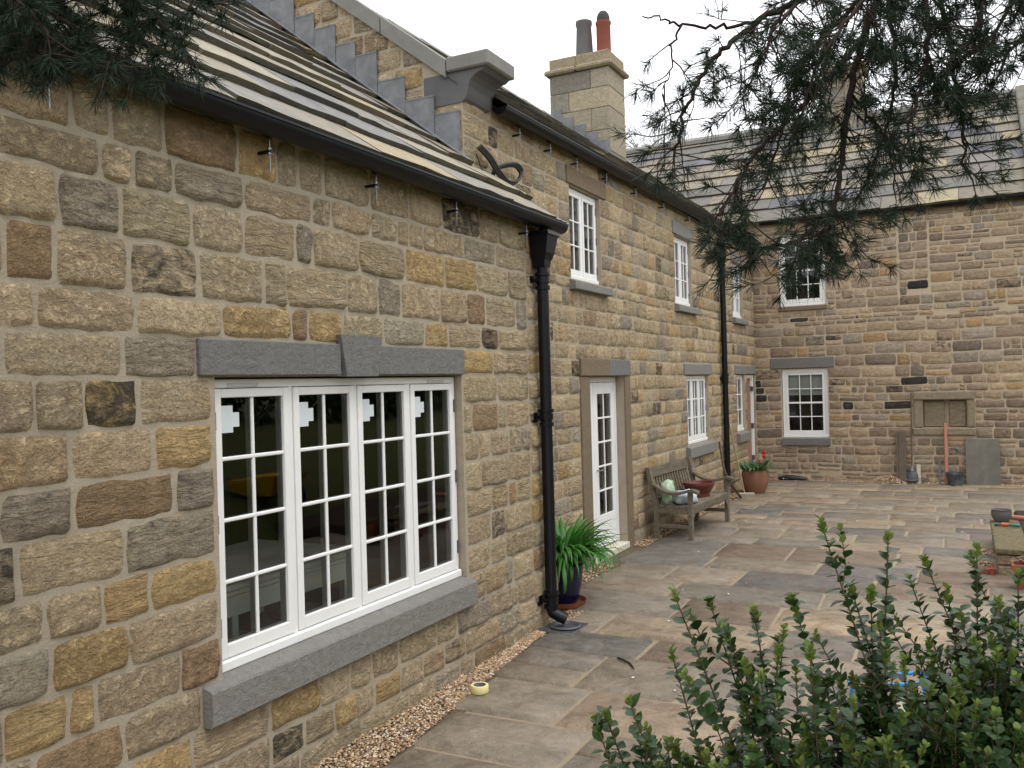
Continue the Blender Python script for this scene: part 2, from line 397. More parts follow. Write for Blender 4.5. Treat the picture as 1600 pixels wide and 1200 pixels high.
def courses(rng, breaks, ch, jit):
    out = []
    for a, b in zip(breaks[:-1], breaks[1:]):
        k = max(1, round((b-a)/ch)); hs = [1+rng.uniform(-jit, jit) for _ in range(k)]; t = sum(hs); z = a
        for h in hs: out.append((z, z+(b-a)*h/t)); z += (b-a)*h/t
    return out
def layout(rng, u0, u1, breaks, ch, wr, openings, jit=.12, split=0.0, aspect=False):
    rects = []
    for v0, v1 in courses(rng, breaks, ch, jit):
        iv = [(u0, u1)]
        for a,b,c,d in openings:
            if min(v1,d)-max(v0,c) > .03:
                iv = [s for x,y in iv for s in ((x,min(y,a)),(max(x,b),y)) if s[1]-s[0] > .05]
        for x, y in iv:
            ws = []; t = 0
            while t < y-x:
                q = rng.uniform(*wr) if rng.random() > .18 else rng.uniform(wr[0]*.55, wr[0])
                if aspect: q *= .6+.5*(v1-v0)/ch
                ws.append(q); t += q
            if len(ws) > 1 and t-(y-x) > ws[-1]*.5: t -= ws.pop()
            z = x
            for q in ws:
                e = z+q*(y-x)/t
                if split and rng.random() < split and e-z < .5:
                    mid = v0+(v1-v0)*rng.uniform(.4,.6); rects += [(z,e,v0,mid),(z,e,mid,v1)]
                else: rects.append((z,e,v0,v1))
                z = e
    return rects
def pick(rng, pal):
    t = sum(p[0] for p in pal); r = rng.random()*t
    for p in pal:
        r -= p[0]
        if r <= 0: break
    k = rng.uniform(.86, 1.10)
    return tuple(min(1, x*k*rng.uniform(.985,1.015)) for x in lin(p[1]))+(1,), p[2] if len(p) > 2 else 0
def add_stone(mb, rng, r, joint, prot, na, nb, rnd, pal, wave=.012, clampf=None, warp=.012, soft=.02):
    u0,u1,v0,v1 = r
    hw, hh = (u1-u0-joint)/2, (v1-v0-joint)/2
    if hw < .02 or hh < .02: return False
    cu, cv = (u0+u1)/2, (v0+v1)/2
    col, soot = pick(rng, pal)
    mb.tint = col
    ridge, pit = (rng.uniform(.5,1), rng.uniform(.1,.5)) if rng.random() < .33 else (rng.uniform(0,.3), rng.uniform(.3,1))
    mb.par = (rng.random(), soot if soot else (rng.uniform(.5,.95) if rng.random() < .13 else rng.uniform(0,.3)), ridge, pit)
    k = min(.62, rnd*rng.uniform(.4,1.5)); s0 = rng.random()*100; p0 = prot*rng.uniform(.55,1.35)
    soft = soft*rng.uniform(.5,1.3); ea = min(.4, soft/hw); eb = min(.4, soft/hh)
    A = [-1,-1+ea]+[-1+ea+(2-2*ea)*i/(na-2) for i in range(1,na-2)]+[1-ea,1]
    B = [-1,-1+eb]+[-1+eb+(2-2*eb)*i/(nb-2) for i in range(1,nb-2)]+[1-eb,1]
    tiltu, tiltv = rng.uniform(-.25,.25)*p0, rng.uniform(-.25,.25)*p0
    pts = []
    for j, b in enumerate(B):
        for i, a in enumerate(A):
            x = a*math.sqrt(1-k*b*b/2)*hw; y = b*math.sqrt(1-k*a*a/2)*hh
            q = V((x*9+s0, y*9, s0*.37)); nx, ny, nz = noise.noise(q), noise.noise(q+V((31,7,3))), noise.noise(q*1.6+V((5,51,9)))
            edge = i in (0,len(A)-1) or j in (0,len(B)-1)
            x += nx*wave; y += ny*wave
            n = -.003 if edge else p0*(1.1-.16*(a*a+b*b)/2)+nz*p0*.8+tiltu*a+tiltv*b
            uu, vv = cu+x, cv+y
            vv += warp*noise.noise(V((uu*.7, vv*1.1, 3.3)))
            if clampf: uu, vv = clampf(uu, vv)
            pts.append((uu, vv, n))
    W = len(A)
    mb.add(pts, [(j*W+i, j*W+i+1, (j+1)*W+i+1, (j+1)*W+i) for j in range(len(B)-1) for i in range(W-1)])
    return True
def weight(fr, r):
    """how large a piece shows from the photograph's viewpoint"""
    O,U,N = V(fr['O']),V(fr['U']),V(fr['N']); p = O+U*((r[0]+r[1])/2)+V((0,0,1))*((r[2]+r[3])/2); d = CAM-p
    z = -d.dot(fw)
    if z < .3: return 0
    q = -d; x, y = q.dot(rt)/z, q.dot(up)/z
    if abs(x) > .64 or abs(y) > .48: return 0
    return (r[1]-r[0])*(r[3]-r[2])*max(0,d.normalized().dot(N))/d.length_squared
def lay_stones(rng, jobs, parent, material, name='stone', limit=290):
    """jobs: (frame, rect, options). The largest in view become parts, the rest one part."""
    jobs = sorted(jobs, key=lambda j: -weight(j[0], j[1]))
    rest = None
    for i, (fr, r, op) in enumerate(jobs):
        if i < limit and weight(fr, r) > 0:
            mb = MB(**fr)
            if add_stone(mb, rng, r, **op): mb.build(name, material, parent, True)
        else:
            if rest is None: rest = MB()
            t = MB(**fr)
            if add_stone(t, rng, r, **op):
                b = len(rest.v); rest.v += t.v; rest.t += t.t; rest.p += t.p; rest.f += [[b+x for x in f] for f in t.f]; rest.mi += t.mi
    if rest is not None and rest.f:
        o = rest.build('stonework', material, parent, True); o['kind'] = 'stuff'

PAL1 = [(38,(192,174,145)),(30,(184,168,141)),(11,(190,164,120)),(5,(166,142,112)),(9,(174,163,144)),(1.5,(174,140,104)),(5,(164,152,135),.76),(5,(184,163,132),.58)]
PAL2 = [(44,(198,179,148)),(28,(190,171,142)),(8,(192,165,125)),(4,(174,152,125)),(7,(178,166,146)),(4,(164,153,138),.7)]
PAL3 = [(32,(176,157,135)),(24,(167,149,129)),(14,(186,165,138)),(8,(152,133,114)),(9,(166,154,139)),(4,(184,155,119)),(6,(142,128,115),.6),(1.6,(84,80,77),.95)]
PALC = [(30,(166,154,132)),(18,(154,145,128)),(10,(136,130,120))]

# ------------------------------------------------------------------ windows and doors
def window(parent, fr, u0, u1, v0, v1, ncas, cols, rows, rec=.05, fw_=.03, sash=.042, bar=.018, hinge=False, sticker=False, sillh=.05, meet=False):
    f = MB(**fr); T = .07
    def bx(mb, a, b, c, d, n0, n1, ch=.004): mb.box((a,c,n0),(b,d,n1),ch)
    n1 = -rec; n0 = -rec-T
    bx(f, u0, u0+fw_, v0+sillh, v1, n0, n1); bx(f, u1-fw_, u1, v0+sillh, v1, n0, n1)
    hd = max(.045, fw_*1.25)
    bx(f, u0+fw_-.001, u1-fw_+.001, v1-hd, v1-.001, n0, n1-.001)
    bx(f, u0-.004, u1+.004, v0, v0+sillh, n0, n1+.022, .008)
    inner = (u1-u0-2*fw_); mw = max(.03, fw_*1.2)
    cw = (inner-mw*(ncas-1))/ncas
    for c in range(ncas-1):
        a = u0+fw_+cw*(c+1)+mw*c; bx(f, a, a+mw, v0+sillh-.001, v1-hd+.001, n0, n1-.003)
    fo = f.build('window', M['paint'], parent)
    for c in range(ncas):
        a = u0+fw_+(cw+mw)*c+.003; b = a+cw-.006; lo, hi = v0+sillh+.004, v1-hd-.003
        s = MB(**fr); m0, m1 = n0+.01, n1+.006
        br = sash*1.5
        bx(s, a, a+sash, lo, hi, m0, m1); bx(s, b-sash, b, lo, hi, m0, m1)
        bx(s, a+sash-.001, b-sash+.001, hi-sash, hi-.001, m0, m1-.001); bx(s, a+sash-.001, b-sash+.001, lo+.001, lo+br, m0, m1-.001)
        s.build('sash', M['paint'], fo)
        ga, gb, gl, gh = a+sash, b-sash, lo+br, hi-sash
        g = MB(**fr)
        for k in range(1, cols):
            x = ga+(gb-ga)*k/cols; bx(g, x-bar/2, x+bar/2, gl-.001, gh+.001, m0+.006, m1-.008, .005)
        for k in range(1, rows):
            y = gl+(gh-gl)*k/rows
            t = bar if not (meet and k == rows//2) else bar*2
            bx(g, ga-.001, gb+.001, y-t/2, y+t/2, m0+.0075, m1-.0065+(.012 if meet and k == rows//2 else 0), .005)
        g.build('glazing_bar', M['paint'], fo)
        for i in range(cols):
            for j in range(rows):
                x0 = ga+(gb-ga)*i/cols; x1 = ga+(gb-ga)*(i+1)/cols; y0 = gl+(gh-gl)*j/rows; y1 = gl+(gh-gl)*(j+1)/rows
                p = MB(**fr); h = bar/2-.004
                tl = random.uniform(-.0012,.0012)
                e = (x0+(h if i else -.004), x1-(h if i < cols-1 else -.004), y0+(h if j else -.004), y1-(h if j < rows-1 else -.004))
                p.add([(e[0],e[2],m1-.020+tl),(e[1],e[2],m1-.020),(e[1],e[3],m1-.020-tl),(e[0],e[3],m1-.020)], [(0,1,2,3)])
                p.build('pane', M['glass'], fo)
        if sticker:
            st = MB(**fr); x = ga+.004; y = gh-.04; n = m1-.0185
            for (p0,p1,q0,q1) in ((0,.088,-.138,0),(.088,.132,-.11,-.036)):
                st.add([(x+p0,y+q0,n),(x+p1,y+q0,n),(x+p1,y+q1,n),(x+p0,y+q1,n)], [(0,1,2,3)])
            st.build('sticker', M['paper'], fo)
        if hinge and c in (0, ncas-1):
            for t in (.12, .5, .88):
                y = lo+(hi-lo)*t; hm = MB(**fr); x = a-.006 if c == 0 else b+.006
                hm.tube([(x, y-.045, m1+.004),(x, y+.045, m1+.004)], .007, 8)
                hm.build('hinge', M['iron'], fo, angle=40)
    if sticker:
        for p0, p1 in ((u0+.12,u0+.34),(u1-.36,u1-.14)):
            vt = MB(**fr); vt.box((p0, v1-.04, n1-.001), (p1, v1-.022, n1+.004), .002); vt.build('trickle_vent', M['vent'], fo)
    return fo
def sill_block(parent, fr, u0, u1, v0, v1, prot, back=-.13, material=None, name='sill'):
    s = MB(**fr); c = .008; material = toned(s, material or M['grey_stone'], u0*3+v1)
    # weathered top falls towards the front
    k = [(back, v0), (prot-c, v0), (prot, v0+c), (prot, v1-.03-c), (prot-c, v1-.028), (-.05, v1+.004), (back, v1+.006)]
    n = len(k); pts = [(u0, b, a) for a, b in k]+[(u1, b, a) for a, b in k]
    s.add(pts, [tuple(range(n)), tuple(range(n, 2*n))[::-1]]+[(i, n+i, n+(i+1)%n, (i+1)%n) for i in range(n)])
    return s.build(name, material, parent)
TONE = {'grey_stone':(128,126,121),'grey_stone_dark':(116,115,113),'brown_stone':(122,107,88)}
def toned(b, material, k=0):
    for q, v in TONE.items():
        if material is M[q]: b.tint = (*lin(v),1); b.par = (random.Random(k).random(),.45,.15,.6); return M['dressed']
    return material
def block(parent, fr, u0, u1, v0, v1, n0, n1, name, material, c=.008):
    b = MB(**fr); b.tint = (*lin((146,134,114)),1); b.par = (random.Random(u0*7+v0).random(),.5,.3,.4); material = toned(b, material, u0*7+v0); b.box((u0,v0,n0),(u1,v1,n1),c); return b.build(name, material, parent)
def room(parent, x0, x1, y0, y1, z0, z1, openface):
    """inside of a room: five faces, open towards the wall it lights through"""
    r = MB(); P = [(x0,y0,z0),(x1,y0,z0),(x1,y1,z0),(x0,y1,z0),(x0,y0,z1),(x1,y0,z1),(x1,y1,z1),(x0,y1,z1)]
    F = {'z0':(0,1,2,3),'z1':(4,7,6,5),'y0':(0,4,5,1),'x1':(1,5,6,2),'y1':(2,6,7,3),'x0':(3,7,4,0)}
    r.add(P, []); 
    for k, f in F.items():
        if k != openface: r.f.append(list(f)); r.mi.append(1 if k == 'z0' else 0)
    return r.build('room_lining', [M['plaster'], M['floor_in']], parent)

# ------------------------------------------------------------------ roofs
def slate_roof(rng, parent, O, U, W, N, segs, exps, wr, pal, thick=.032, eave_over=.05, lift0=.052):
    """segs(v) -> (u0,u1) for a course at distance v up the slope"""
    v = -eave_over
    for ci, ex in enumerate(exps):
        u0, u1 = segs(v+ex*.5); u = u0-rng.uniform(0, wr[0]*.6); top = v+ex+.07
        while u < u1:
            q = rng.uniform(*wr); a, b = max(u, u0), min(u+q, u1+.012*rng.random()); u += q
            if b-a < .07: continue
            mb = MB(O, U, W, N)
            col, _ = pick(rng, pal); mb.tint = col; mb.par = (rng.random(),0,0,0)
            lift = lift0+rng.uniform(-.008,.014); th = thick*rng.uniform(.75,1.35); dv = rng.uniform(-.014,.014)
            g = .004; K = 5; tp, lw = [], []
            for i in range(K):
                x = a+g+(b-a-2*g)*i/(K-1); e = v+dv+rng.uniform(-.012,.012); z = rng.uniform(-.006,.006)
                tp.append((x, e, lift+z)); lw.append((x, e+.006, lift+z-th))
            md = [(p[0], v+ex*.55, lift*.62+rng.uniform(-.003,.003)) for p in tp]; tt = [(p[0], top, .014) for p in tp]
            tb = [(p[0], top, .002) for p in tp]
            F = []
            for r_ in range(2):
                for i in range(K-1): F.append((r_*K+i, r_*K+i+1, (r_+1)*K+i+1, (r_+1)*K+i))
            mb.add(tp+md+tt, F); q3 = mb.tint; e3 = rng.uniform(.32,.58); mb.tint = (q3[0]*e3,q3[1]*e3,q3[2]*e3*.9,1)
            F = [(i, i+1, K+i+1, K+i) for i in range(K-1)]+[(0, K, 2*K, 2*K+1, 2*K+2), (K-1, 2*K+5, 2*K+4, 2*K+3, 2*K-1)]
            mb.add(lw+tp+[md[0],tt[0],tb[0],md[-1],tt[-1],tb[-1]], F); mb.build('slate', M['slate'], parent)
        v += ex
def gutter(parent, x, z, y0, y1, r=.07, dz=0.0, ax='y', outw=1):
    """half round gutter along y (or along x), with end caps"""
    if ax == 'y': g = MB((x,0,z), (0,1,dz), (1,0,0), (0,0,1))
    else: g = MB((0,x,z), (1,0,0), (0,-1,0), (0,0,1))
    K = 10; prof = [(r*math.cos(math.pi+math.pi*i/K), r*math.sin(math.pi+math.pi*i/K)) for i in range(K+1)]
    prof = [(-r-.006,.004)]+prof+[(r,.008),(r+.008,.008),(r+.008,-.004)]
    inn = [(.92*p[0], p[1]*.92) for p in prof[1:-3]]
    for poly in (prof, inn[::-1]):
        n = len(poly); g.add([(y0, p[0], p[1]) for p in poly]+[(y1, p[0], p[1]) for p in poly], [(i, i+1, n+i+1, n+i) for i in range(n-1)])
    cap = [(r*math.cos(math.pi+math.pi*i/K), r*math.sin(math.pi+math.pi*i/K)) for i in range(K+1)]
    for yy in (y0, y1): g.add([(yy, p[0], p[1]) for p in cap], [tuple(range(K+1))])
    return g.build('gutter', M['black'], parent, angle=35)
def gutter_bracket(parent, p, N, r=.07):
    """drive-in peg with a threaded steel rod under the gutter"""
    p = V(p); N = V(N); b = MB()
    b.tube([p+V((0,0,-.02)), p+V((0,0,-.06))], .016, 8); o = b.build('gutter_bracket', M['black'], parent, angle=40)
    return o
def rise_and_fall(parent, fr, u, n, ztop, drop=.17):
    b = MB(**fr); b.tube([(u, ztop, n),(u, ztop-drop, n)], .0032, 6); b.tube([(u, ztop-.075, n),(u, ztop-.088, n)], .011, 6); b.tube([(u, ztop-.098, n),(u, ztop-.110, n)], .011, 6)
    o = b.build('bracket_rod', M['steel'], parent, angle=40)
    b = MB(**fr); b.tube([(u, ztop-.093, -.02),(u, ztop-.093, n+.014)], .010, 6); b.tube([(u, ztop+.01, n),(u, ztop-.03, n)], [.05,.012], 8)
    b.build('bracket_peg', M['black'], parent, angle=40)
def downpipe(parent, fr, u, n, ztop, zbot, collars, r=.050, shoe=True):
    p = MB(**fr)
    path = [(u, ztop, n),(u, zbot+.13, n)]
    if shoe: path += [(u, zbot+.11, n+.01),(u+.02, zbot+.075, n+.07),(u+.03, zbot+.055, n+.12)]
    p.tube(path, r, 14); o = p.build('downpipe', M['black'], parent, angle=40)
    for z in collars:
        c = MB(**fr)
        for dz, rr, h in ((-.055,.063,.03),(.0,.060,.05),(.06,.066,.028)):
            c.tube([(u, z+dz, n),(u, z+dz+h, n)], rr, 14)
        c.tube([(u-.02, z+.02, n-.02),(u-.075, z+.02, n-.03)], .02, 8); c.box((u-.10, z-.02, -.02),(u-.03, z+.06, -.003+.02))
        c.build('pipe_collar', M['black'], o, angle=40)
    return o

# ================================================================== NEAR WING
rng = random.Random(11)
H1 = thing('stone_house', (0,3.5,0), 'single-storey sandstone wing with a wide four-casement white window and low slate roof', 'house', 'stone houses round the courtyard')
holes1 = [(3.15,5.52,.67,2.155)]
w1 = wall_sheet(FRONT1, -2.0, 7.08, -.05, 3.46, holes1, .33)
w1.add([(7.08,-.05,0),(7.08,-.05,-.6),(7.08,3.46,-.6),(7.08,3.46,0)], [(0,1,2,3)])        # return at the corner
w1.add([(-2,-.05,0),(-2,3.46,0),(-2,6.2,-3.4),(-2,-.05,-3.4)], [(0,1,2,3)])
w1.add([(-2,-.05,-3.4),(-2,6.2,-3.4),(6.6,6.2,-3.4),(6.6,-.05,-3.4)], [(0,1,2,3)])
W1 = w1.build('wall', M['mortar'], H1)
op1 = [(3.13,5.54,.69,2.155),(3.03,5.54,2.155,2.345),(3.01,5.58,.485,.69)]
br1 = [-.04,.485,.69,1.10,1.52,1.94,2.155,2.345,3.44]
jobs = []
for r in layout(rng, .9, 6.62, br1, .205, (.22,.54), op1, .2):
    jobs.append((FRONT1, r, dict(joint=.012, prot=.013, na=11, nb=8, rnd=.17, pal=PAL1, wave=.014)))
for r in layout(rng, 6.62, 7.09, br1, .25, (.3,.5), [], .05):                     # corner stones behind the pipe
    jobs.append((FRONT1, r, dict(joint=.02, prot=.016, na=8, nb=6, rnd=.2, pal=PAL1)))
lay_stones(rng, jobs, W1, M['stone'])
block(H1, FRONT1, 3.04, 4.105, 2.16, 2.34, -.2, .028, 'lintel', M['grey_stone_dark'], .006)
block(H1, FRONT1, 4.475, 5.53, 2.16, 2.34, -.2, .028, 'lintel', M['grey_stone_dark'], .006)
k = MB(**FRONT1); toned(k, M['grey_stone_dark'], 5); k.prism([(4.135,2.152),(4.445,2.152),(4.495,2.395),(4.085,2.395)], -.2, .044); k.build('keystone', M['dressed'], H1)
sill_block(H1, FRONT1, 3.02, 5.56, .49, .69, .065)
window(H1, FRONT1, 3.165, 5.505, .69, 2.145, 4, 2, 4, rec=.055, sash=.046, hinge=True, sticker=True, sillh=.055, fw_=.026, bar=.02)
room(H1, -3.3, -.004, 1.2, 6.5, .1, 2.6, 'x1')
# roof
SL = .78; cs = 1/math.hypot(1,SL); W1v = V((-cs,0,SL*cs)); N1v = V((SL*cs,0,cs)); O1 = V((.13,0,3.47))
dk = MB(O1, (0,1,0), W1v, N1v); dk.add([(-2,-.03,0),(7.06,-.03,0),(7.06,.87,0),(YG,.87,0),(YG,4.5,0),(-2,4.5,0)], [(0,1,2,3,4,5)])
R1 = dk.build('roof', M['deck'], H1)
PALR = [(34,(145,138,123)),(28,(133,129,121)),(10,(151,138,115)),(10,(117,116,114)),(8,(137,124,106))]
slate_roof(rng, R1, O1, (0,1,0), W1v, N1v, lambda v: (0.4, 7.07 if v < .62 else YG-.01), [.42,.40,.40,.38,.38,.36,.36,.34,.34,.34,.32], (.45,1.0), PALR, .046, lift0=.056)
g1 = gutter(H1, .13, 3.455, -1.5, 7.1, .07)
for y in (2.25,3.61*.965,4.57*.965,5.56*.965,6.62*.98): rise_and_fall(g1, FRONT1, y, .09, 3.41, .2)
# hopper and pipe
PY = 6.78
hp = MB(**FRONT1)
secs = [(3.36,.115,.02,.20),(3.33,.120,.015,.205),(3.32,.105,.02,.19),(3.18,.085,.02,.165),(3.12,.066,.025,.14),(3.085,.062,.028,.135),(3.06,.05,.03,.13)]
pts = []; F = []
for z, hw_, n0, n1 in secs: pts += [(PY-hw_,z,n0),(PY+hw_,z,n0),(PY+hw_,z,n1),(PY-hw_,z,n1)]
for i in range(len(secs)-1):
    for j in range(4): F.append((i*4+j, (i+1)*4+j, (i+1)*4+(j+1)%4, i*4+(j+1)%4))
F.append(tuple(range(4))); F.append(tuple(range(24,28))[::-1]); hp.add(pts, F)
hp.tube([(PY+.02,3.44,.11),(PY+.02,3.34,.10)], .045, 12)
hp.build('hopper', M['black'], H1)
downpipe(H1, FRONT1, PY, .085, 3.07, .02, (2.93,1.77,.22))

# ================================================================== MAIN COTTAGE
rng = random.Random(23)
H2 = thing('stone_house', (X2,12.5,0), 'two-storey sandstone cottage with black gutter, small casements and a stone chimney with two pots', 'house', 'stone houses round the courtyard')
holes2 = [(8.88,9.80,3.22,4.255),(12.80,13.72,3.22,4.255),(16.45,17.32,3.22,4.255),(9.30,10.46,-.05,2.14),(13.28,14.56,1.05,2.14),(16.58,17.32,1.05,2.14),(17.47,18.24,-.05,2.14)]
w2 = wall_sheet(FRONT2, YG, YF+.02, -.05, 4.66, holes2, .34)
W2 = w2.build('wall', M['mortar'], H2)
op2 = holes2+[(8.80,9.98,4.255,4.46),(12.72,13.85,4.255,4.46),(16.4,17.5,4.255,4.46),(8.82,9.98,3.1,3.22),(12.74,13.90,3.1,3.22),(16.4,17.5,3.1,3.22),
 (9.02,10.66,2.14,2.35),(9.02,9.31,-.05,2.14),(10.45,10.66,-.05,2.14),(13.12,14.74,2.14,2.32),(13.14,14.80,.85,1.05),(16.47,18.29,2.14,2.32),(16.5,17.47,.85,1.05)]
br2 = [-.04,.85,1.05,2.14,2.33,3.10,3.22,4.255,4.46,4.63]
jobs = []
for r in layout(rng, YG+.0, YF, br2, .195, (.18,.44), op2, .16):
    jobs.append((FRONT2, r, dict(joint=.009, prot=.011, na=6, nb=5, rnd=.10, pal=PAL2, wave=.009)))
# gable above the wing's roof: coping line and roof line
zc = lambda x: 4.80+.775*(-.72-x); zr = lambda x: 3.47+SL*(.13-x)
def clampg(u, v): return u, min(v, zc(u)-.0)
for r in layout(rng, -3.7, X2+.0, [3.53+.2*i for i in range(19)], .2, (.22,.46), [(-.94,-.3,4.53,4.95)], .1):
    um = (r[0]+r[1])/2
    if r[3] < zr(r[1])-.02 or r[2] > zc(r[0])-.03: continue
    jobs.append((GABLE2, r, dict(joint=.014, prot=.013, na=7, nb=6, rnd=.16, pal=PAL2, clampf=clampg)))
lay_stones(rng, jobs, W2, M['stone'])
gb = MB(**GABLE2); gb.add([(-6.3,2.5,0),(X2,2.5,0),(X2,4.6,0),(-.72,zc(-.72),0),(-3.35,zc(-3.35),0),(-6.3,4.4,0)], [(0,1,2,3,4,5)])
gb.build('gable_wall', M['mortar'], H2)
bk = MB(); bk.add([(-6.3,YG,-.05),(-6.3,YF,-.05),(-6.3,YF,4.5),(-6.3,YG,4.5)], [(0,1,2,3)]); bk.build('back_wall', M['mortar'], H2)
# kneeler and coping
kn = MB(**GABLE2)
prof = [(-.93,4.53),(X2-.0,4.53),(X2+.04,4.56),(X2+.06,4.60)]+[(X2+.06+.15*(1-math.cos(t)), 4.60+.17*math.sin(t)) for t in (.35,.7,1.0,1.3,1.57)]+[(-.30,4.80),(-.93,4.80)]
kn.prism(prof[::-1], -.43, .012); kn.build('kneeler', M['kneeler_stone'], H2)
kc = MB(**GABLE2); kc.box((-.68,4.802,-.46),(-.26,4.93,.05),.012); kc.build('kneeler_cap', M['grey_stone'], H2)
L_ = math.hypot(1,.775); 
for i in range(4):
    a, b = -.685-.68*i, -.685-.68*(i+1)+.012
    c = MB(**GABLE2); c.prism([(a,zc(a)-.015),(a,zc(a)+.14),(b,zc(b)+.14),(b,zc(b)-.015)], -.43, .045); c.build('coping_stone', M['grey_stone'], H2)
# stepped lead flashing on the gable
xf = X2-.015
for i in range(10):
    x1 = xf; x0 = x1-rng.uniform(.21,.31); xf = x0-.006; zt = zr(x0)+rng.uniform(.17,.27)
    if i == 0: zt -= .02
    f = MB(**GABLE2); n0, n1 = .026, .034+.004*(i%2)
    f.prism([(x0,zr(x0)+.0),(x1,zr(x1)+.0),(x1,zt),(x0,zt)], n0, n1)
    f.prism([(x0,zt-.004),(x1,zt-.004),(x1,zt+.010),(x0,zt+.010)], n0-.03, n1+.003)
    f.build('flashing', M['lead'], H2)
for i in range(5):                                                  # soaker strip along the slates
    a = -.5-.62*i; f = MB(O1, (0,1,0), W1v, N1v)
    s0, s1 = (.13-a)/cs, (.13-a+.61)/cs
    f.box((YG-.10, s0, .055), (YG-.002, s1, .064)); f.build('flashing', M['lead'], H2)
# lintels, jambs, sills
block(H2, FRONT2, 8.80, 9.98, 4.262, 4.455, -.2, .022, 'lintel', M['brown_stone'])
block(H2, FRONT2, 12.72, 13.85, 4.262, 4.455, -.2, .022, 'lintel', M['grey_stone'])
block(H2, FRONT2, 16.40, 17.5, 4.262, 4.455, -.2, .022, 'lintel', M['grey_stone'])
block(H2, FRONT2, 9.03, 9.90, 2.145, 2.345, -.3, .035, 'lintel', M['brown_stone'])
block(H2, FRONT2, 9.905, 10.65, 2.145, 2.345, -.3, .034, 'lintel', M['grey_stone_dark'])
block(H2, FRONT2, 9.03, 9.298, -.03, 2.14, -.3, .022, 'jamb', M['brown_stone'])
block(H2, FRONT2, 10.462, 10.655, -.03, 2.14, -.3, .022, 'jamb', M['brown_stone'])
block(H2, FRONT2, 13.13, 14.73, 2.145, 2.315, -.2, .024, 'lintel', M['grey_stone'])
block(H2, FRONT2, 16.48, 18.28, 2.145, 2.315, -.2, .024, 'lintel', M['grey_stone'])
for a, b, c, d in ((8.83,9.97,3.1,3.22),(12.75,13.89,3.1,3.22),(16.41,17.49,3.1,3.22),(13.15,14.79,.86,1.05),(16.51,17.46,.86,1.05)): sill_block(H2, FRONT2, a, b, c, d, .075)
for a, b in ((8.89,9.79),(12.81,13.71),(16.46,17.31)): window(H2, FRONT2, a, b, 3.225, 4.25, 2, 2, 3, hinge=True)
window(H2, FRONT2, 13.29, 14.55, 1.055, 2.135, 3, 2, 3, hinge=True)
window(H2, FRONT2, 16.59, 17.31, 1.055, 2.135, 1, 2, 3)
room(H2, -4.2, X2-.004, 7.0, 18.2, .0, 2.45, 'x1'); room(H2, -4.2, X2-.004, 7.0, 18.2, 2.6, 4.5, 'x1')
# glazed door
def glazed_door():
    fr = FRONT2; u0, u1, z0, z1 = 9.305, 10.455, .07, 2.135; n0, n1 = -.19, -.105
    f = MB(**fr)
    f.box((u0,z0,n0),(u0+.04,z1,n1),.004); f.box((u1-.05,z0,n0),(u1,z1,n1),.004); f.box((u0+.039,z1-.06,n0),(u1-.049,z1-.001,n1-.001),.004)
    d = f.build('glazed_door', M['paint'], H2)
    for a, b, sl, sr in ((u0+.045,9.688,.03,.125),(9.694,u1-.055,.135,.11)):
        lo, hi = z0+.02, z1-.065
        s = MB(**fr); m0, m1 = n0+.015, n1-.006
        s.box((a,lo,m0),(a+sl,hi,m1),.004); s.box((b-sr,lo,m0),(b,hi,m1),.004)
        s.box((a+sl-.001,hi-.14,m0),(b-sr+.001,hi-.001,m1-.001),.004); s.box((a+sl-.001,lo+.001,m0),(b-sr+.001,lo+.38,m1-.001),.004)
        s.build('door_leaf', M['paint'], d)
        ga, gb, gl, gh = a+sl, b-sr, lo+.38, hi-.14; g = MB(**fr); t = .011
        g.box(((ga+gb)/2-t,gl-.001,m0+.01),((ga+gb)/2+t,gh+.001,m1-.008),.004)
        for k in range(1,5):
            y = gl+(gh-gl)*k/5; g.box((ga-.001,y-t,m0+.011),(gb+.001,y+t,m1-.006),.004)
        g.build('glazing_bar', M['paint'], d)
        for i in range(2):
            for j in range(5):
                p = MB(**fr); x0 = ga+(gb-ga)*i/2; y0 = gl+(gh-gl)*j/5; n = m1-.018
                p.add([(x0,y0,n),(x0+(gb-ga)/2,y0,n),(x0+(gb-ga)/2,y0+(gh-gl)/5,n),(x0,y0+(gh-gl)/5,n)], [(0,1,2,3)]); p.build('pane', M['glass'], d)
    t = MB(**fr); t.box((u0-.002,-.01,-.3),(u1+.002,.068,.03),.008); t.build('threshold', M['cream_paint'], d)
    h = MB(**fr); h.tube([(9.76,1.02,n1-.01),(9.76,1.02,n1+.05),(9.87,1.02,n1+.05)], .009, 8); h.build('handle', M['steel'], d, angle=40)
glazed_door()
def pink_door():
    fr = FRONT2; u0, u1 = 17.475, 18.235; f = MB(**fr)
    f.box((u1-.10,0,-.15),(u1,2.13,-.02),.004); f.box((u0,0,-.15),(u0+.05,2.13,-.03),.004); f.box((u0+.049,2.06,-.15),(u1-.099,2.129,-.031),.004)
    d = f.build('plank_door', M['paint'], H2)
    for k in range(4):
        x = u0+.052+(u1-u0-.155)/4*k; p = MB(**fr); p.box((x,.03,-.12),(x+(u1-u0-.155)/4-.003,2.055,-.07),.004); p.build('plank', M['primer'], d)
    for z in (.45,1.1,1.85):
        h = MB(**fr); h.box((u1-.125,z-.05,-.072),(u1-.09,z+.05,-.012),.003); h.build('hinge', M['iron'], d)
pink_door()
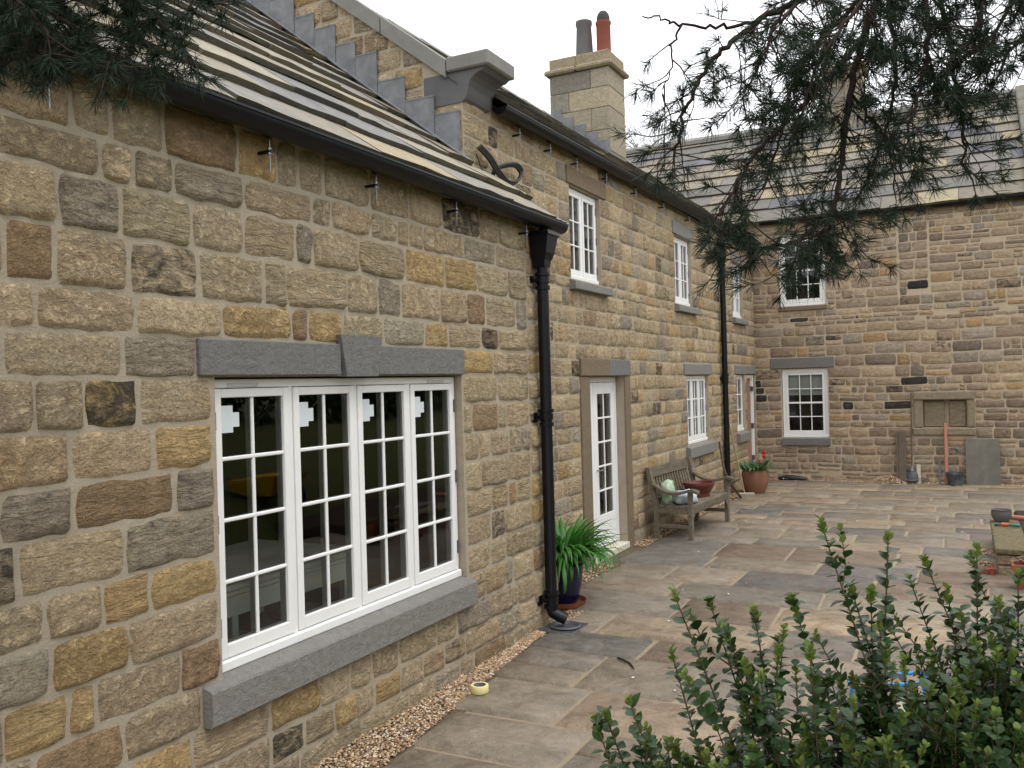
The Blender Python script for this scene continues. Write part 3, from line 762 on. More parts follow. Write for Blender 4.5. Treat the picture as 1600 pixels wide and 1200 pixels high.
# roof of the cottage
TW = .0135; ze = lambda y: 4.60+TW*(y-7)
SL2 = .735; c2 = 1/math.hypot(1,SL2); U2 = V((0,1,TW)).normalized(); W2v = V((-c2,0,SL2*c2)); N2v = U2.cross(W2v).normalized()*-1
if N2v.z < 0: N2v = -N2v
O2 = V((X2+.13,0,ze(0)+.03))
dk = MB(O2, U2, W2v, N2v); dk.add([(7.0,-.03,0),(18.6,-.03,0),(22,3.7,0),(7.0,3.7,0)], [(0,1,2,3)])
R2 = dk.build('roof', M['deck'], H2)
b2 = MB(); b2.add([(-3.32,7.0,ze(7)+2.1),(-3.32,22,ze(22)+2.1),(-6.4,22,4.4),(-6.4,7.0,4.4)], [(0,1,2,3)]); b2.build('back_roof', M['deck'], H2)
PALR2 = [(30,(128,122,108)),(24,(110,108,102)),(10,(150,138,114)),(14,(96,94,92))]
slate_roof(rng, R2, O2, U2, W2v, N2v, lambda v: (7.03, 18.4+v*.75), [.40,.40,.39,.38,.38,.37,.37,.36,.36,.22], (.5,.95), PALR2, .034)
for i in range(15):
    y = 7.05+.78*i; z0 = ze(y)+.05+SL2*2.88
    r = MB(); r.prism([(-3.47,z0-.10),(-3.34,z0+.03),(-3.22,z0+.03),(-3.08,z0-.10)], 0, .77)
    r.v = [V((p.x, y+p.z, p.y)) for p in r.v]; r.tint = (.3,.3,.3,1); r.build('ridge_stone', M['grey_stone'], H2)
g2 = gutter(H2, X2+.115, ze(0)-.0, 7.08, 18.15, .07, TW)
for y in (7.55,8.25,8.95,9.85,10.9,12.1,13.4,14.7,16.0,17.1): rise_and_fall(g2, FRONT2, y, .08, ze(y)-.05, .19)
downpipe(H2, FRONT2, 15.42, .08, 4.55, .05, (4.1,2.05), shoe=False)
# chimney on the cottage
CH = block(H2, dict(O=(0,14.5,0),U=(1,0,0),W=(0,0,1),N=(0,-1,0)), -3.25, -2.15, 5.2, 7.58, -.78, -.03, 'chimney', M['mortar'], 0)
zz = 5.3
for i, h in enumerate((.4,.42,.38,.4,.36,.34)):
    cut = -2.70+(.22 if i % 2 else -.2)
    if zz+h > 7.6: h = 7.6-zz
    for a, b in ((-3.27,cut),(cut,-2.13)):
        cb = MB(); cb.tint = pick(rng, PALC)[0]; cb.par = (rng.random(), rng.uniform(.3,.72), .3, .5); cb.box((a+.003,14.5,zz+.003),(b-.003,15.3,zz+h-.003),.008); cb.build('block', M['ashlar'], CH)
    zz += h
for a, b, c, d, e in ((-3.27,-2.13,7.602,7.70,.08),(-3.27,-2.13,7.702,7.90,.0)):
    for x0, x1 in ((a-e,-2.75),(-2.745,b+e)):
        cb = MB(); cb.tint = (*lin((150,138,116)),1); cb.par = (rng.random(),.6 if e else .2,.2,.3); cb.box((x0,14.5-e,c),(x1,15.3+e,d),.03 if e else .012); cb.build('cap_stone', M['ashlar'], CH)
p = MB(); p.lathe((-2.715,14.85,7.9), [(.165,0),(.16,.08),(.135,.6),(.15,.64),(.15,.70),(.12,.70),(.11,.4)], 20); p.build('chimney_pot', M['grey_clay'], CH, angle=35)
p = MB(); p.lathe((-2.34,14.85,7.9), [(.128,0),(.128,.56),(.14,.58),(.14,.62),(.11,.62)], 20); pot = p.build('chimney_pot', M['terracotta_red'], CH, angle=35)
pot['label'] = 'red clay chimney pot with a dark cowl'
p = MB(); p.lathe((-2.34,14.85,8.52), [(.115,0),(.118,.08),(.10,.14),(.06,.19),(.0,.20)], 18); p.build('chimney_cowl', M['dark_clay'], CH, angle=60)
zr2 = lambda x: ze(14.5)+.06+SL2*(X2+.13-x)
for i in range(5):
    x0 = -3.26+.225*i; x1 = x0+.22; f = MB(O=(0,14.5,0),U=(1,0,0),W=(0,0,1),N=(0,-1,0))
    f.prism([(x0,zr2(x0)),(x1,zr2(x1)),(x1,zr2(x0)+.13),(x0,zr2(x0)+.13)], .005, .014+.003*(i%2)); f.build('flashing', M['lead'], CH)

# ================================================================== FAR HOUSE
rng = random.Random(37)
H3 = thing('stone_house', (2,YF,0), 'rough rubble-stone house across the end of the courtyard with sash windows and broad stone-slate roof', 'house', 'stone houses round the courtyard')
holes3 = [(-.03,.87,.84,2.23),(-.03,.87,3.48,4.9),(2.55,3.29,1.04,1.56)]
w3 = wall_sheet(FRONT3, X2-.2, 4.75, -.05, 5.25, holes3, .3)
w3.add([(2.55,1.04,-.14),(3.29,1.04,-.14),(3.29,1.56,-.14),(2.55,1.56,-.14)], [(0,1,2,3)])
w3.add([(4.75,-.05,0),(4.75,5.25,0),(4.75,8.0,-3.5),(4.75,-.05,-3.5)], [(0,1,2,3)])
w3.add([(-6,-.05,-3.5),(-6,8,-3.5),(4.75,8,-3.5),(4.75,-.05,-3.5)], [(0,1,2,3)])
W3 = w3.build('wall', M['mortar_far'], H3)
op3 = holes3+[(-.25,1.0,2.23,2.45),(-.06,.9,.68,.84),(-.06,.9,3.38,3.48),(2.38,3.42,.90,1.72),(2.18,2.73,3.57,4.93),(2.32,2.70,3.66,3.84)]
br3 = [-.04,.68,.84,1.04,1.72,2.23,2.45,3.38,3.57,4.93,5.2]
jobs = []
O3 = dict(joint=.012, prot=.012, na=5, nb=5, rnd=.2, pal=PAL3, wave=.012, warp=.03)
for r in layout(rng, X2, 4.7, br3, .15, (.16,.46), op3, .48, .12, True): jobs.append((FRONT3, r, O3))
for r in layout(rng, 2.2, 2.71, [3.57,3.85,4.93], .17, (.2,.34), [(2.34,2.72,3.66,3.83)], .2): jobs.append((FRONT3, r, dict(O3, prot=.012)))
jobs.append((FRONT3, (2.33,2.71,3.66,3.84), dict(O3, pal=[(1,(54,54,58),.97)])))
lay_stones(rng, jobs, W3, M['stone_far'])
block(H3, FRONT3, -.24, .99, 2.235, 2.445, -.2, .03, 'lintel', M['grey_stone_dark'], .012)
block(H3, FRONT3, -.05, .89, .69, .838, -.1, .06, 'sill', M['grey_stone_dark'], .012)
block(H3, FRONT3, -.05, .89, 3.39, 3.478, -.1, .05, 'sill', M['brown_stone'], .012)
# blocked opening with a stone surround
N_ = 'surround_stone'
for q in ((2.39,3.42,1.565,1.715,.05),(2.39,2.545,1.045,1.56,.03),(3.295,3.42,1.045,1.56,.03),(2.37,3.43,.90,1.035,.06)): block(H3, FRONT3, q[0], q[1], q[2], q[3], -.12, q[4], N_, M['ashlar'], .014)
for q in ((2.56,2.93),(2.99,3.28)): block(H3, FRONT3, q[0], q[1], 1.045, 1.545, -.135, -.07, 'infill_stone', M['stone_far'], .02)
wl = window(H3, FRONT3, -.02, .86, .845, 2.225, 1, 3, 4, rec=.06, fw_=.06, sash=.05, meet=True, sillh=.06)
wu = window(H3, FRONT3, -.02, .86, 3.485, 4.89, 1, 3, 4, rec=.06, fw_=.06, sash=.05, meet=True, sillh=.06)
bl = MB(**FRONT3); bl.box((.05,1.70,-.175),(.79,2.18,-.172)); bl.tube([(.05,1.70,-.174),(.79,1.70,-.174)], .012, 8); bl.build('roller_blind', M['blind'], wl)
rm = room(H3, -2.5, 4.5, YF+.004, YF+3.4, .0, 2.5, 'y0'); rm = room(H3, -2.5, 4.5, YF+.004, YF+3.4, 2.7, 5.1, 'y0')
SL3 = .78; c3 = 1/math.hypot(1,SL3); W3v = V((0,c3,SL3*c3)); N3v = V((0,-SL3*c3,c3)); O3v = V((0,YF-.16,5.22))
dk = MB(O3v, (1,0,0), W3v, N3v); dk.add([(-6,-.03,0),(4.7,-.03,0),(4.7,4.5,0),(-6,4.5,0)], [(0,1,2,3)])
R3 = dk.build('roof', M['deck'], H3)
PALR3 = [(34,(128,121,107)),(26,(116,112,105)),(9,(144,133,110)),(8,(98,98,101)),(12,(108,105,99))]
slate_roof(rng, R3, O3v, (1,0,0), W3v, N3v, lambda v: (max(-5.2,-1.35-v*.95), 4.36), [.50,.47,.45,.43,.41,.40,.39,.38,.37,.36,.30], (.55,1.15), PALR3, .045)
zt = 5.22+SL3*4.42*c3; yt = YF-.16+4.42*c3
for i in range(12):
    x = -5.1+.79*i; r = MB(); r.tint = pick(rng, PALR3)[0]
    r.prism([(yt-.2,zt-.06),(yt-.2,zt+.03),(yt,zt+.14),(yt+.2,zt+.03),(yt+.2,zt-.06)], 0, .78); r.v = [V((x+p.z, p.x, p.y)) for p in r.v]
    r.build('ridge_stone', M['grey_stone'], H3)
for i in range(6):
    s0 = .74*i; cp = MB(O3v, (1,0,0), W3v, N3v); cp.box((4.37,s0,-.05),(4.72,s0+.73,.2),.015); cp.build('coping_stone', M['concrete'], H3)
br_ = MB(); br_.add([(-6,yt,zt-.05),(4.7,yt,zt-.05),(4.7,yt+3.5,zt-2.8),(-6,yt+3.5,zt-2.8)], [(0,1,2,3)]); br_.build('back_roof', M['deck'], H3)
g3 = gutter(H3, YF-.115, 5.2, X2+.2, 4.75, .06, 0, 'x')
CH3 = block(H3, dict(O=(0,yt-.45,0),U=(1,0,0),W=(0,0,1),N=(0,-1,0)), .58, 1.38, 7.2, 9.0, -.78, -.03, 'chimney', M['mortar_far'], 0)
zz = 7.2
for i in range(5):
    for a, b in (((.56,1.02) if i % 2 else (.56,.86)), ((1.02,1.4) if i % 2 else (.86,1.4))):
        cb = MB(); cb.tint = pick(rng, PALC)[0]; cb.par = (rng.random(), .6, .2, .4); cb.box((a+.004,yt-.45,zz+.004),(b-.004,yt+.35,zz+.346),.01); cb.build('block', M['ashlar'], CH3)
    zz += .35
cb = MB(); cb.tint = (*lin((140,130,110)),1); cb.par = (.3,.6,.2,.4); cb.box((.49,yt-.52,8.955),(1.47,yt+.42,9.1),.03); cb.build('cap_stone', M['ashlar'], CH3)
p = MB(); p.lathe((-3.6,yt+.35,7.45), [(.17,0),(.17,.52),(.2,.54),(.2,.62),(.14,.62)], 16); p.build('chimney_pot', M['terracotta_red'], H3, angle=35)

# ================================================================== GROUND AND PAVING
rng = random.Random(5)
g = MB(); g.add([(-600,-600,-.06),(600,-600,-.06),(600,600,-.06),(-600,600,-.06)], [(0,1,2,3)]); struct(g.build('ground', M['grass']))
g = MB(); g.add([(-.56,-2,-.012),(4.95,-2,-.012),(4.95,18.32,-.012),(-.56,18.32,-.012)], [(0,1,2,3)]); PATIO = struct(g.build('patio', M['flag_joint']))
PALF = [(32,(126,115,100)),(22,(117,108,97)),(12,(133,118,99)),(12,(103,99,92)),(6,(140,125,104)),(6,(114,99,84))]
def edge_x(y):
    if y < 6.6: return max(.10, .36-.105*(y-3.9))
    if y < 7.3: return .02
    if y < 9.3: return -.28
    if y < 10.5: return -.40
    return -.34+.01*rng.random()
y = 2.2; slabs = []
while y < 18.05:
    d = rng.choice((.52,.6,.66,.74,.84)) if y < 11 else rng.choice((.4,.48,.56,.66)); d = min(d, 18.12-y)
    if d < .12: break
    x = edge_x(y+d/2); first = True; skew = rng.uniform(-.03,.03)
    while x < 4.85:
        q = rng.uniform(.6,1.4) if y < 11 else rng.uniform(.45,1.2)
        if first: q *= rng.uniform(.6,1)
        e = min(x+q, 4.9)
        if 4.9-e < .25: e = 4.9
        if rng.random() < .16 and d > .52: slabs += [(x,e,y,y+d*.45,skew),(x,e,y+d*.45,y+d,skew)]
        else: slabs.append((x,e,y,y+d,skew))
        x = e; first = False
    y += d
for (x0,x1,y0,y1,sk) in slabs:
    if x0 > 3.9 and y0 < 2.6: continue
    mb = MB(); col, _ = pick(rng, PALF); mb.tint = col; mb.par = (rng.random(), 0, rng.random()**2*1.0, 0)
    j = .013; cs_ = [rng.uniform(-.012,.012) for _ in range(8)]; z0 = rng.uniform(0,.007); tx, ty = rng.uniform(-.004,.004), rng.uniform(-.004,.004)
    na, nb = 6, 5; pts = []; s0 = rng.random()*50
    A = [-1,-.94]+[-.94+1.88*i/(na-3) for i in range(1,na-3)]+[.94,1]; B = [-1,-.92]+[-.92+1.84*i/(nb-3) for i in range(1,nb-3)]+[.92,1]
    for b in B:
        for a in A:
            x = (x0+x1)/2+a*((x1-x0)/2-j); yy = (y0+y1)/2+b*((y1-y0)/2-j)
            x += (cs_[0]*(1-a)*(1-b)+cs_[1]*(1+a)*(1-b)+cs_[2]*(1-a)*(1+b)+cs_[3]*(1+a)*(1+b))/4+sk*(yy-y0)
            yy += (cs_[4]*(1-a)*(1-b)+cs_[5]*(1+a)*(1-b)+cs_[6]*(1-a)*(1+b)+cs_[7]*(1+a)*(1+b))/4
            nz = noise.noise(V((x*5,yy*5,s0))); ed = abs(a) == 1 or abs(b) == 1
            if ed: x += .008*noise.noise(V((x*14,yy*14,7))); yy += .008*noise.noise(V((x*14,yy*14,17)))
            pts.append((x, yy, -.014 if ed else .004+z0+tx*a+ty*b+.004*nz))
    mb.add(pts, [(q*na+i,q*na+i+1,(q+1)*na+i+1,(q+1)*na+i) for q in range(nb-1) for i in range(na-1)])
    mb.build('flagstone', M['flag'], PATIO, True)
# gravel
PALG = [lin(c) for c in ((188,158,124),(162,128,96),(206,184,156),(140,112,92),(176,140,100),(120,104,92),(214,200,178))]
def pebbles(mb, n, fn, size=(.006,.013)):
    for _ in range(n):
        p = fn()
        if p is None: continue
        x, y, z = p; r = rng.uniform(*size); q = rng.choice(PALG); k = rng.uniform(.8,1.15); mb.tint = (q[0]*k,q[1]*k,q[2]*k,1)
        a = rng.random()*6.28; c, s = math.cos(a), math.sin(a); e, h = rng.uniform(.6,1), rng.uniform(.45,.8)
        P = [(r,0,0),(0,r*e,0),(-r,0,0),(0,-r*e,0),(0,0,r*h),(0,0,-r*h)]
        t1, t2 = rng.uniform(-.5,.5), rng.uniform(-.5,.5)
        pts = [(x+u*c-v*s, y+u*s+v*c, z+w_+t1*u+t2*v) for u,v,w_ in P]
        mb.add(pts, [(0,1,4),(1,2,4),(2,3,4),(3,0,4),(1,0,5),(2,1,5),(3,2,5),(0,3,5)])
gm = MB()
def strip1():
    y = rng.uniform(3.0,6.62); return rng.uniform(.0, edge_x(y)+.015), y, .0+rng.uniform(-.004,.012)
pebbles(gm, 8200, strip1)
def strip2(a,b,x0,x1,z=0):
    def f(): return rng.uniform(x0,x1), rng.uniform(a,b), rng.uniform(-.004,.01)+z
    return f
pebbles(gm, 900, strip2(6.92,7.35,.0,.16)); pebbles(gm, 1300, strip2(7.3,9.35,X2,-.27)); pebbles(gm, 2600, strip2(10.5,15.6,X2,-.33)); pebbles(gm, 500, strip2(15.6,18.1,X2,-.35))
pebbles(gm, 1500, strip2(18.05,18.28,-.5,4.7), (.008,.016))
def heap(cx, cy, R, h, n):
    def f():
        a, q = rng.random()*6.28, R*math.sqrt(rng.random()); return cx+q*math.cos(a), cy+q*math.sin(a)*.7, h*(1-(q/R)**1.4)+rng.uniform(0,.01)
    pebbles(gm, n, f, (.008,.018))
heap(1.93,18.08,.33,.14,900); heap(3.38,10.6,.13,.05,260); heap(3.42,11.3,.12,.05,260)
o = gm.build('gravel', M['gravel']); o['kind'] = 'stuff'; tag(o, 'buff pea gravel filling the strip along the foot of the walls', 'gravel')
gb_ = MB()
for a in ((0,2.5,.36,6.9),(0,6.6,.06,7.4),(X2,7.1,-.26,18.3)): gb_.add([(a[0],a[1],-.008),(a[2],a[1],-.008),(a[2],a[3],-.008),(a[0],a[3],-.008)], [(0,1,2,3)])
struct(gb_.build('gravel_bed', M['dirt']))

# ================================================================== THINGS ON THE PATIO
rng = random.Random(77)
# ---- bench
def rot2(p, c, a): 
    x, y = p[0]-c[0], p[1]-c[1]; return (c[0]+x*math.cos(a)-y*math.sin(a), c[1]+x*math.sin(a)+y*math.cos(a))
BN = thing('garden_bench', (-.08,11.9,0), 'weathered grey wooden garden bench with curved arms against the cottage wall', 'bench')
ba = math.radians(-3); bU = V((math.sin(-ba),math.cos(ba),0)); bN = V((math.cos(ba),-math.sin(-ba),0)); bO = V((-.40,11.06,0))
BF = dict(O=bO, U=bU, W=(0,0,1), N=bN)                             # u along the seat, v up, n towards the courtyard
BL, BD = 1.66, .52
def bpart(name, fn, m_=None, smooth=None):
    b = MB(**BF); fn(b); return b.build(name, m_ or M['teak'], BN, angle=smooth)
for u in (0, BL-.06):
    bpart('leg', lambda b: b.box((u,0,BD-.06),(u+.06,.63,BD),.006))
    def back(b, u=u):
        pr = [(0,0),(.065,0),(.06,.42),(-.05,.93),(-.105,.93),(-.0,.42)]
        k = len(pr); b.add([(u,q[1],q[0]) for q in pr]+[(u+.06,q[1],q[0]) for q in pr], [tuple(range(k)),tuple(range(k,2*k))[::-1]]+[(i,k+i,k+(i+1)%k,(i+1)%k) for i in range(k)])
    bpart('leg', back)
    def arm(b, u=u):
        path = []
        for i in range(13):
            t = i/12; n = -.02+t*(BD+.10); v = .655+.045*math.cos(t*2*math.pi*.9+.3)*(1-.3*t)+(.02 if t < .1 else 0)-(0.045*max(0,t-.85)/.15); path.append((n, v))
        wv = [.045+.03*math.sin(min(1,i/10)*math.pi*.8) for i in range(13)]
        pts = []; F = []
        for (n, v), h in zip(path, wv): pts += [(u+.03-h,v,n),(u+.03+h,v,n),(u+.03+h,v-.035,n),(u+.03-h,v-.035,n)]
        for i in range(12):
            for j in range(4): F.append((i*4+j,i*4+(j+1)%4,(i+1)*4+(j+1)%4,(i+1)*4+j))
        F += [(3,2,1,0),(48,49,50,51)]; b.add(pts, F)
    bpart('arm', arm, M['teak_dark'], 50)
    bpart('side_rail', lambda b: b.box((u+.012,.34,.05),(u+.048,.42,BD-.055),.005))
    bpart('side_stretcher', lambda b: b.box((u+.015,.15,.05),(u+.045,.20,BD-.055),.005))
lean = lambda v: -.015-(v-.42)*.213
def slab_back(b, u0, u1, v0, v1, t):
    b.add([(u0,v0,lean(v0)),(u1,v0,lean(v0)),(u1,v1,lean(v1)),(u0,v1,lean(v1)),(u0,v0,lean(v0)+t),(u1,v0,lean(v0)+t),(u1,v1,lean(v1)+t),(u0,v1,lean(v1)+t)],
          [(0,3,2,1),(4,5,6,7),(0,1,5,4),(1,2,6,5),(2,3,7,6),(3,0,4,7)])
def crest(b):
    K = 12
    for i in range(K):
        u0, u1 = .058+(BL-.116)*i/K, .058+(BL-.116)*(i+1)/K
        slab_back(b, u0, u1, .79, .905, .034)
bpart('top_rail', lambda b: slab_back(b, .058, BL-.058, .79, .91, .034), M['teak_dark'])
bpart('back_rail', lambda b: slab_back(b, .058, BL-.058, .46, .52, .034))
for i in range(15):
    u = .10+(BL-.24)*i/14; bpart('back_slat', lambda b: slab_back(b, u, u+.042, .515, .795, .018))
for i in range(5):
    n = .06+i*.092; v = .43+.012*abs(i-2)/2
    bpart('seat_slat', lambda b: b.box((.005,v-.022,n),(BL-.005,v,n+.078),.004))
bpart('apron', lambda b: b.box((.055,.335,BD-.045),(BL-.055,.43,BD-.005),.005), M['teak_dark'])
bpart('apron', lambda b: b.box((.06,.36,.02),(BL-.06,.41,.05),.005))
for u0, s in ((.06,1),(BL-.06,-1)):
    bpart('bracket', lambda b: b.prism([(u0,.333),(u0+s*.11,.333),(u0+s*.03,.28),(u0,.20)][::s], BD-.04, BD-.01))
def bp(u, v, n): return bO+bU*u+V((0,0,1))*v+bN*n
# ---- shallow bowl and bags on the bench
def lathe_thing(name, label, cat, loc, prof, m_, n=28, ang=40):
    b = MB(); b.lathe(loc, prof, n); o = b.build(name, m_, None, angle=ang); return tag(o, label, cat)
q = bp(1.10,.432,.25)
lathe_thing('planter_bowl', 'empty dark red-brown clay bowl with a foot standing on the bench seat', 'bowl', q, [(.0,0),(.15,0),(.15,.055),(.17,.075),(.215,.165),(.225,.165),(.225,.20),(.20,.20),(.19,.165),(.14,.09),(0,.08)], M['clay_dark'])
def sack(name, label, c, r, m_, seed, lump=.25, rz=0, cap=None):
    b = MB(); nu, nv = 22, 16; pts = []; F = []
    for i in range(nv+1):
        th = math.pi*i/nv
        for j in range(nu):
            ph = 2*math.pi*j/nu; d = V((math.sin(th)*math.cos(ph), math.sin(th)*math.sin(ph), math.cos(th)))
            sq = V([math.copysign(abs(x)**.75, x) for x in d]); k = 1+lump*noise.noise(d*2.1+V((seed,0,0)))+.10*noise.noise(d*6+V((0,seed,0)))
            p = V((sq.x*r[0]*k, sq.y*r[1]*k, sq.z*r[2]*k)); p.z = max(p.z, -r[2]*.8)
            x = p.x*math.cos(rz)-p.y*math.sin(rz); y = p.x*math.sin(rz)+p.y*math.cos(rz); pts.append((c[0]+x, c[1]+y, c[2]+p.z))
    for i in range(nv):
        for j in range(nu): F.append((i*nu+j, (i+1)*nu+j, (i+1)*nu+(j+1)%nu, i*nu+(j+1)%nu))
    b.add(pts, F); return tag(b.build(name, m_, None, True), label, 'bag')
sack('plastic_sack', 'crumpled green and white plastic sack leaning on the bench back', bp(.24,.57,.11), (.085,.13,.175), M['bag_green'], 3.3)
sack('plastic_sack', 'pale blue and white rolled plastic sack lying at the near end of the bench seat', bp(.30,.515,.33), (.15,.15,.10), M['bag_blue'], 8.1, .3)
# ---- blue pot with strap leaved plant
def curved_leaf(base, az, L, w_, rise, droop, K=7, fold=.25, twist=0):
    """a strap leaf: points and faces"""
    pts = []; F = []; p = V(base); h = V((math.cos(az), math.sin(az), 0)); side = V((-math.sin(az), math.cos(az), 0)); el = rise
    for i in range(K+1):
        t = i/K; ww = w_*(min(1,.45+2.2*t) if t < .3 else 1.0)*(1-max(0,(t-.55)/.45)**1.6)+.0006
        s = side*math.cos(twist*t)+V((0,0,1))*math.sin(twist*t)
        nrm = (h*math.cos(el)+V((0,0,1))*math.sin(el)).cross(s)
        pts += [p-s*ww, p-nrm*ww*fold*(-1), p+s*ww]
        p = p+(h*math.cos(el)+V((0,0,1))*math.sin(el))*(L/K); el -= droop/K*(.4+1.4*t)
    for i in range(K):
        for j in (0,1): F.append((i*3+j, i*3+j+1, (i+1)*3+j+1, (i+1)*3+j))
    return pts, F
PX, PYY = -.13, 7.52
PT = thing('potted_plant', (PX,PYY,0), 'lush green strap-leaved plant in a dark blue glazed pot beside the downpipe', 'potted plant')
b = MB(); b.lathe((PX,PYY,.035), [(0,0),(.125,0),(.14,.05),(.172,.17),(.182,.27),(.182,.30),(.192,.305),(.192,.35),(.172,.35),(.165,.30),(0,.29)], 32); b.build('pot', M['blue_glaze'], PT, angle=40)
for z, r in ((.10,.153),(.125,.160),(.28,.1835)):
    b = MB(); b.lathe((PX,PYY,.035+z), [(r-.004,-.008),(r+.003,0),(r-.004,.008)], 32); b.build('pot_ring', M['blue_glaze'], PT, True)
b = MB(); b.lathe((PX,PYY,.004), [(0,0),(.19,0),(.215,.05),(.205,.05),(.185,.015),(0,.012)], 32); b.build('saucer', M['terracotta'], PT, angle=40)
for i in range(400):
    a = rng.random()*6.28; q = .13*math.sqrt(rng.random()); base = (PX+q*math.cos(a), PYY+q*math.sin(a), .33)
    az = a+rng.uniform(-.6,.6); out = q/.12
    L = rng.uniform(.40,.74); pts, F = curved_leaf(base, az, L, rng.uniform(.012,.021), rng.uniform(1.05,1.5)-.5*out*rng.random(), rng.uniform(1.2,4.0)*(.45+.65*out), fold=.3, twist=rng.uniform(-.5,.5))
    b = MB(); b.par = (rng.random()*.5,0,0,0); b.add(pts, F); b.build('leaf', M['strap'], PT, True)
# ---- terracotta pot with red tulips by the far door
TX, TY = -.12, 15.98
TP = thing('potted_plant', (TX,TY,0), 'terracotta pot of broad green leaves and red tulips near the far corner', 'potted plant')
b = MB(); b.lathe((TX,TY,.004), [(0,0),(.15,0),(.20,.09),(.235,.22),(.232,.34),(.215,.40),(.225,.42),(.205,.42),(.20,.38),(0,.36)], 30); b.build('pot', M['terracotta_pot'], TP, angle=40)
for i in range(64):
    a = rng.random()*6.28; q = .17*math.sqrt(rng.random()); base = (TX+q*math.cos(a), TY+q*math.sin(a), .37)
    pts, F = curved_leaf(base, a+rng.uniform(-.7,.7), rng.uniform(.2,.38), rng.uniform(.016,.03), rng.uniform(.7,1.4), rng.uniform(.5,2.0), fold=.35)
    b = MB(); b.par = (rng.random()*.5,0,0,0); b.add(pts, F); b.build('leaf', M['tulip_leaf'], TP, True)
for dx, dy, z in ((.15,.10,.62),(.11,-.06,.52),(.17,0,.70)):
    b = MB(); b.tube([(TX+dx*.5,TY+dy*.5,.37),(TX+dx,TY+dy,z)], .004, 6); st_ = b.build('flower_stem', M['tulip_leaf'], TP, angle=50)
    for k in range(6):
        a = k*1.047; b = MB(); c0 = V((TX+dx,TY+dy,z)); h = V((math.cos(a),math.sin(a),0)); s = V((-math.sin(a),math.cos(a),0)); K = 5; pts = []; F = []
        for i in range(K+1):
            t = i/K; r = .030*math.sin(.35+t*1.9); ww = .021*math.sin(min(1,t*.9+.15)*math.pi)**.7; p = c0+h*r+V((0,0,t*.065)); pts += [p-s*ww, p+h*.004, p+s*ww]
        for i in range(K):
            for j in (0,1): F.append((i*3+j,i*3+j+1,(i+1)*3+j+1,(i+1)*3+j))
        b.add(pts, F); b.build('petal', M['red_petal'], st_, True)
# ---- broom, hoe
BR = thing('broom', (-.2,15.5,0), 'long-handled broom leaning on the wall by the second downpipe', 'broom')
b = MB(); b.tube([(-.20,15.48,.05),(-.49,15.70,1.30)], .013, 10); b.build('handle', M['handle_wood'], BR, angle=50)
b = MB((-.19,15.47,0),V((.94,.34,0)),V((-.34,.94,0)),(0,0,1)); b.box((-.16,-.028,.035),(.16,.028,.07),.006); b.build('broom_head', M['pale_wood'], BR)
b = MB((-.19,15.47,0),V((.94,.34,0)),V((-.34,.94,0)),(0,0,1))
for i in range(26):
    for j in range(3):
        x, y = -.15+.3*i/25+rng.uniform(-.004,.004), -.02+.02*j; b.tube([(x,y,.036),(x*1.06,y*1.5,.001)], .004, 4)
o = b.build('bristles', M['pale_wood'], BR); o['kind'] = 'stuff'
HO = thing('garden_spade', (-.33,15.1,0), 'old wooden-handled spade leaning behind the far arm of the bench', 'spade')
b = MB(); b.tube([(-.49,14.95,1.0),(-.44,15.02,.55),(-.36,15.12,.22)], .017, 10); b.build('handle', M['wood'], HO, angle=50)
b = MB(); pts = []
for t in range(6):
    f = t/5; c = V((-.36+.15*f,15.12+.10*f,.24-.235*f)); ww = .09*(1-.15*f*f); s = V((.55,-.83,0))
    pts += [c-s*ww+V((0,0,.015)), c, c+s*ww+V((0,0,.015))]
b.add(pts, [(i*3+j,i*3+j+1,(i+1)*3+j+1,(i+1)*3+j) for i in range(5) for j in (0,1)]); b.build('blade', M['clay_dark'], HO, True)
# ---- masking tape roll
b = MB(); TC = (.30,5.14,.012); b.lathe(TC, [(.043,0),(.058,0),(.06,.003),(.06,.047),(.058,.05),(.043,.05),(.043,0)], 36); tr_ = tag(b.build('tape_roll', M['masking'], None, angle=40), 'cream roll of masking tape lying on the flagstones', 'tape roll')
b = MB(); b.lathe(TC, [(.039,.001),(.0428,.001),(.0428,.0505),(.039,.0505),(.039,.001)], 36); b.build('tape_core', M['card'], tr_, angle=40)
b = MB(); b.tube([(.90,6.17,.016),(.97,6.11,.024),(1.03,6.08,.016),(1.08,6.0,.02),(1.10,5.97,.014)], [.006,.008,.007,.006,.003], 7); tag(b.build('fallen_twig', M['bark'], None, True), 'small dark twig lying on the flagstones', 'twig')
b = MB()
for _ in range(34):
    x, y, r = rng.uniform(.1,3.4), rng.uniform(4.2,15), rng.uniform(.006,.017); a = rng.random()*6; b.add([(x+r*math.cos(a+t)*rng.uniform(.6,1), y+r*math.sin(a+t)*rng.uniform(.6,1), .016+.003*(t>3)) for t in (0,1.2,2.5,3.7,5.0)]+[(x,y,.024)], [(k,(k+1)%5,5) for k in range(5)])
o = b.build('stone_chips', M['paper']); o['kind'] = 'stuff'; tag(o, 'scattered pale chips and crumbs lying on the flagstones', 'chips')
# ---- cast iron gully under the shoe
b = MB(); b.box((.03,6.62,-.01),(.34,6.98,.012),.004)
b.lathe((.2,6.80,.0125), [(.135,.012),(.12,.02),(.105,.012),(.09,-.002),(0,-.004)], 28, 1.0, 1.0); tag(b.build('drain_gully', M['iron'], None, angle=40), 'dark round drain gully below the mouth of the front downpipe', 'drain')
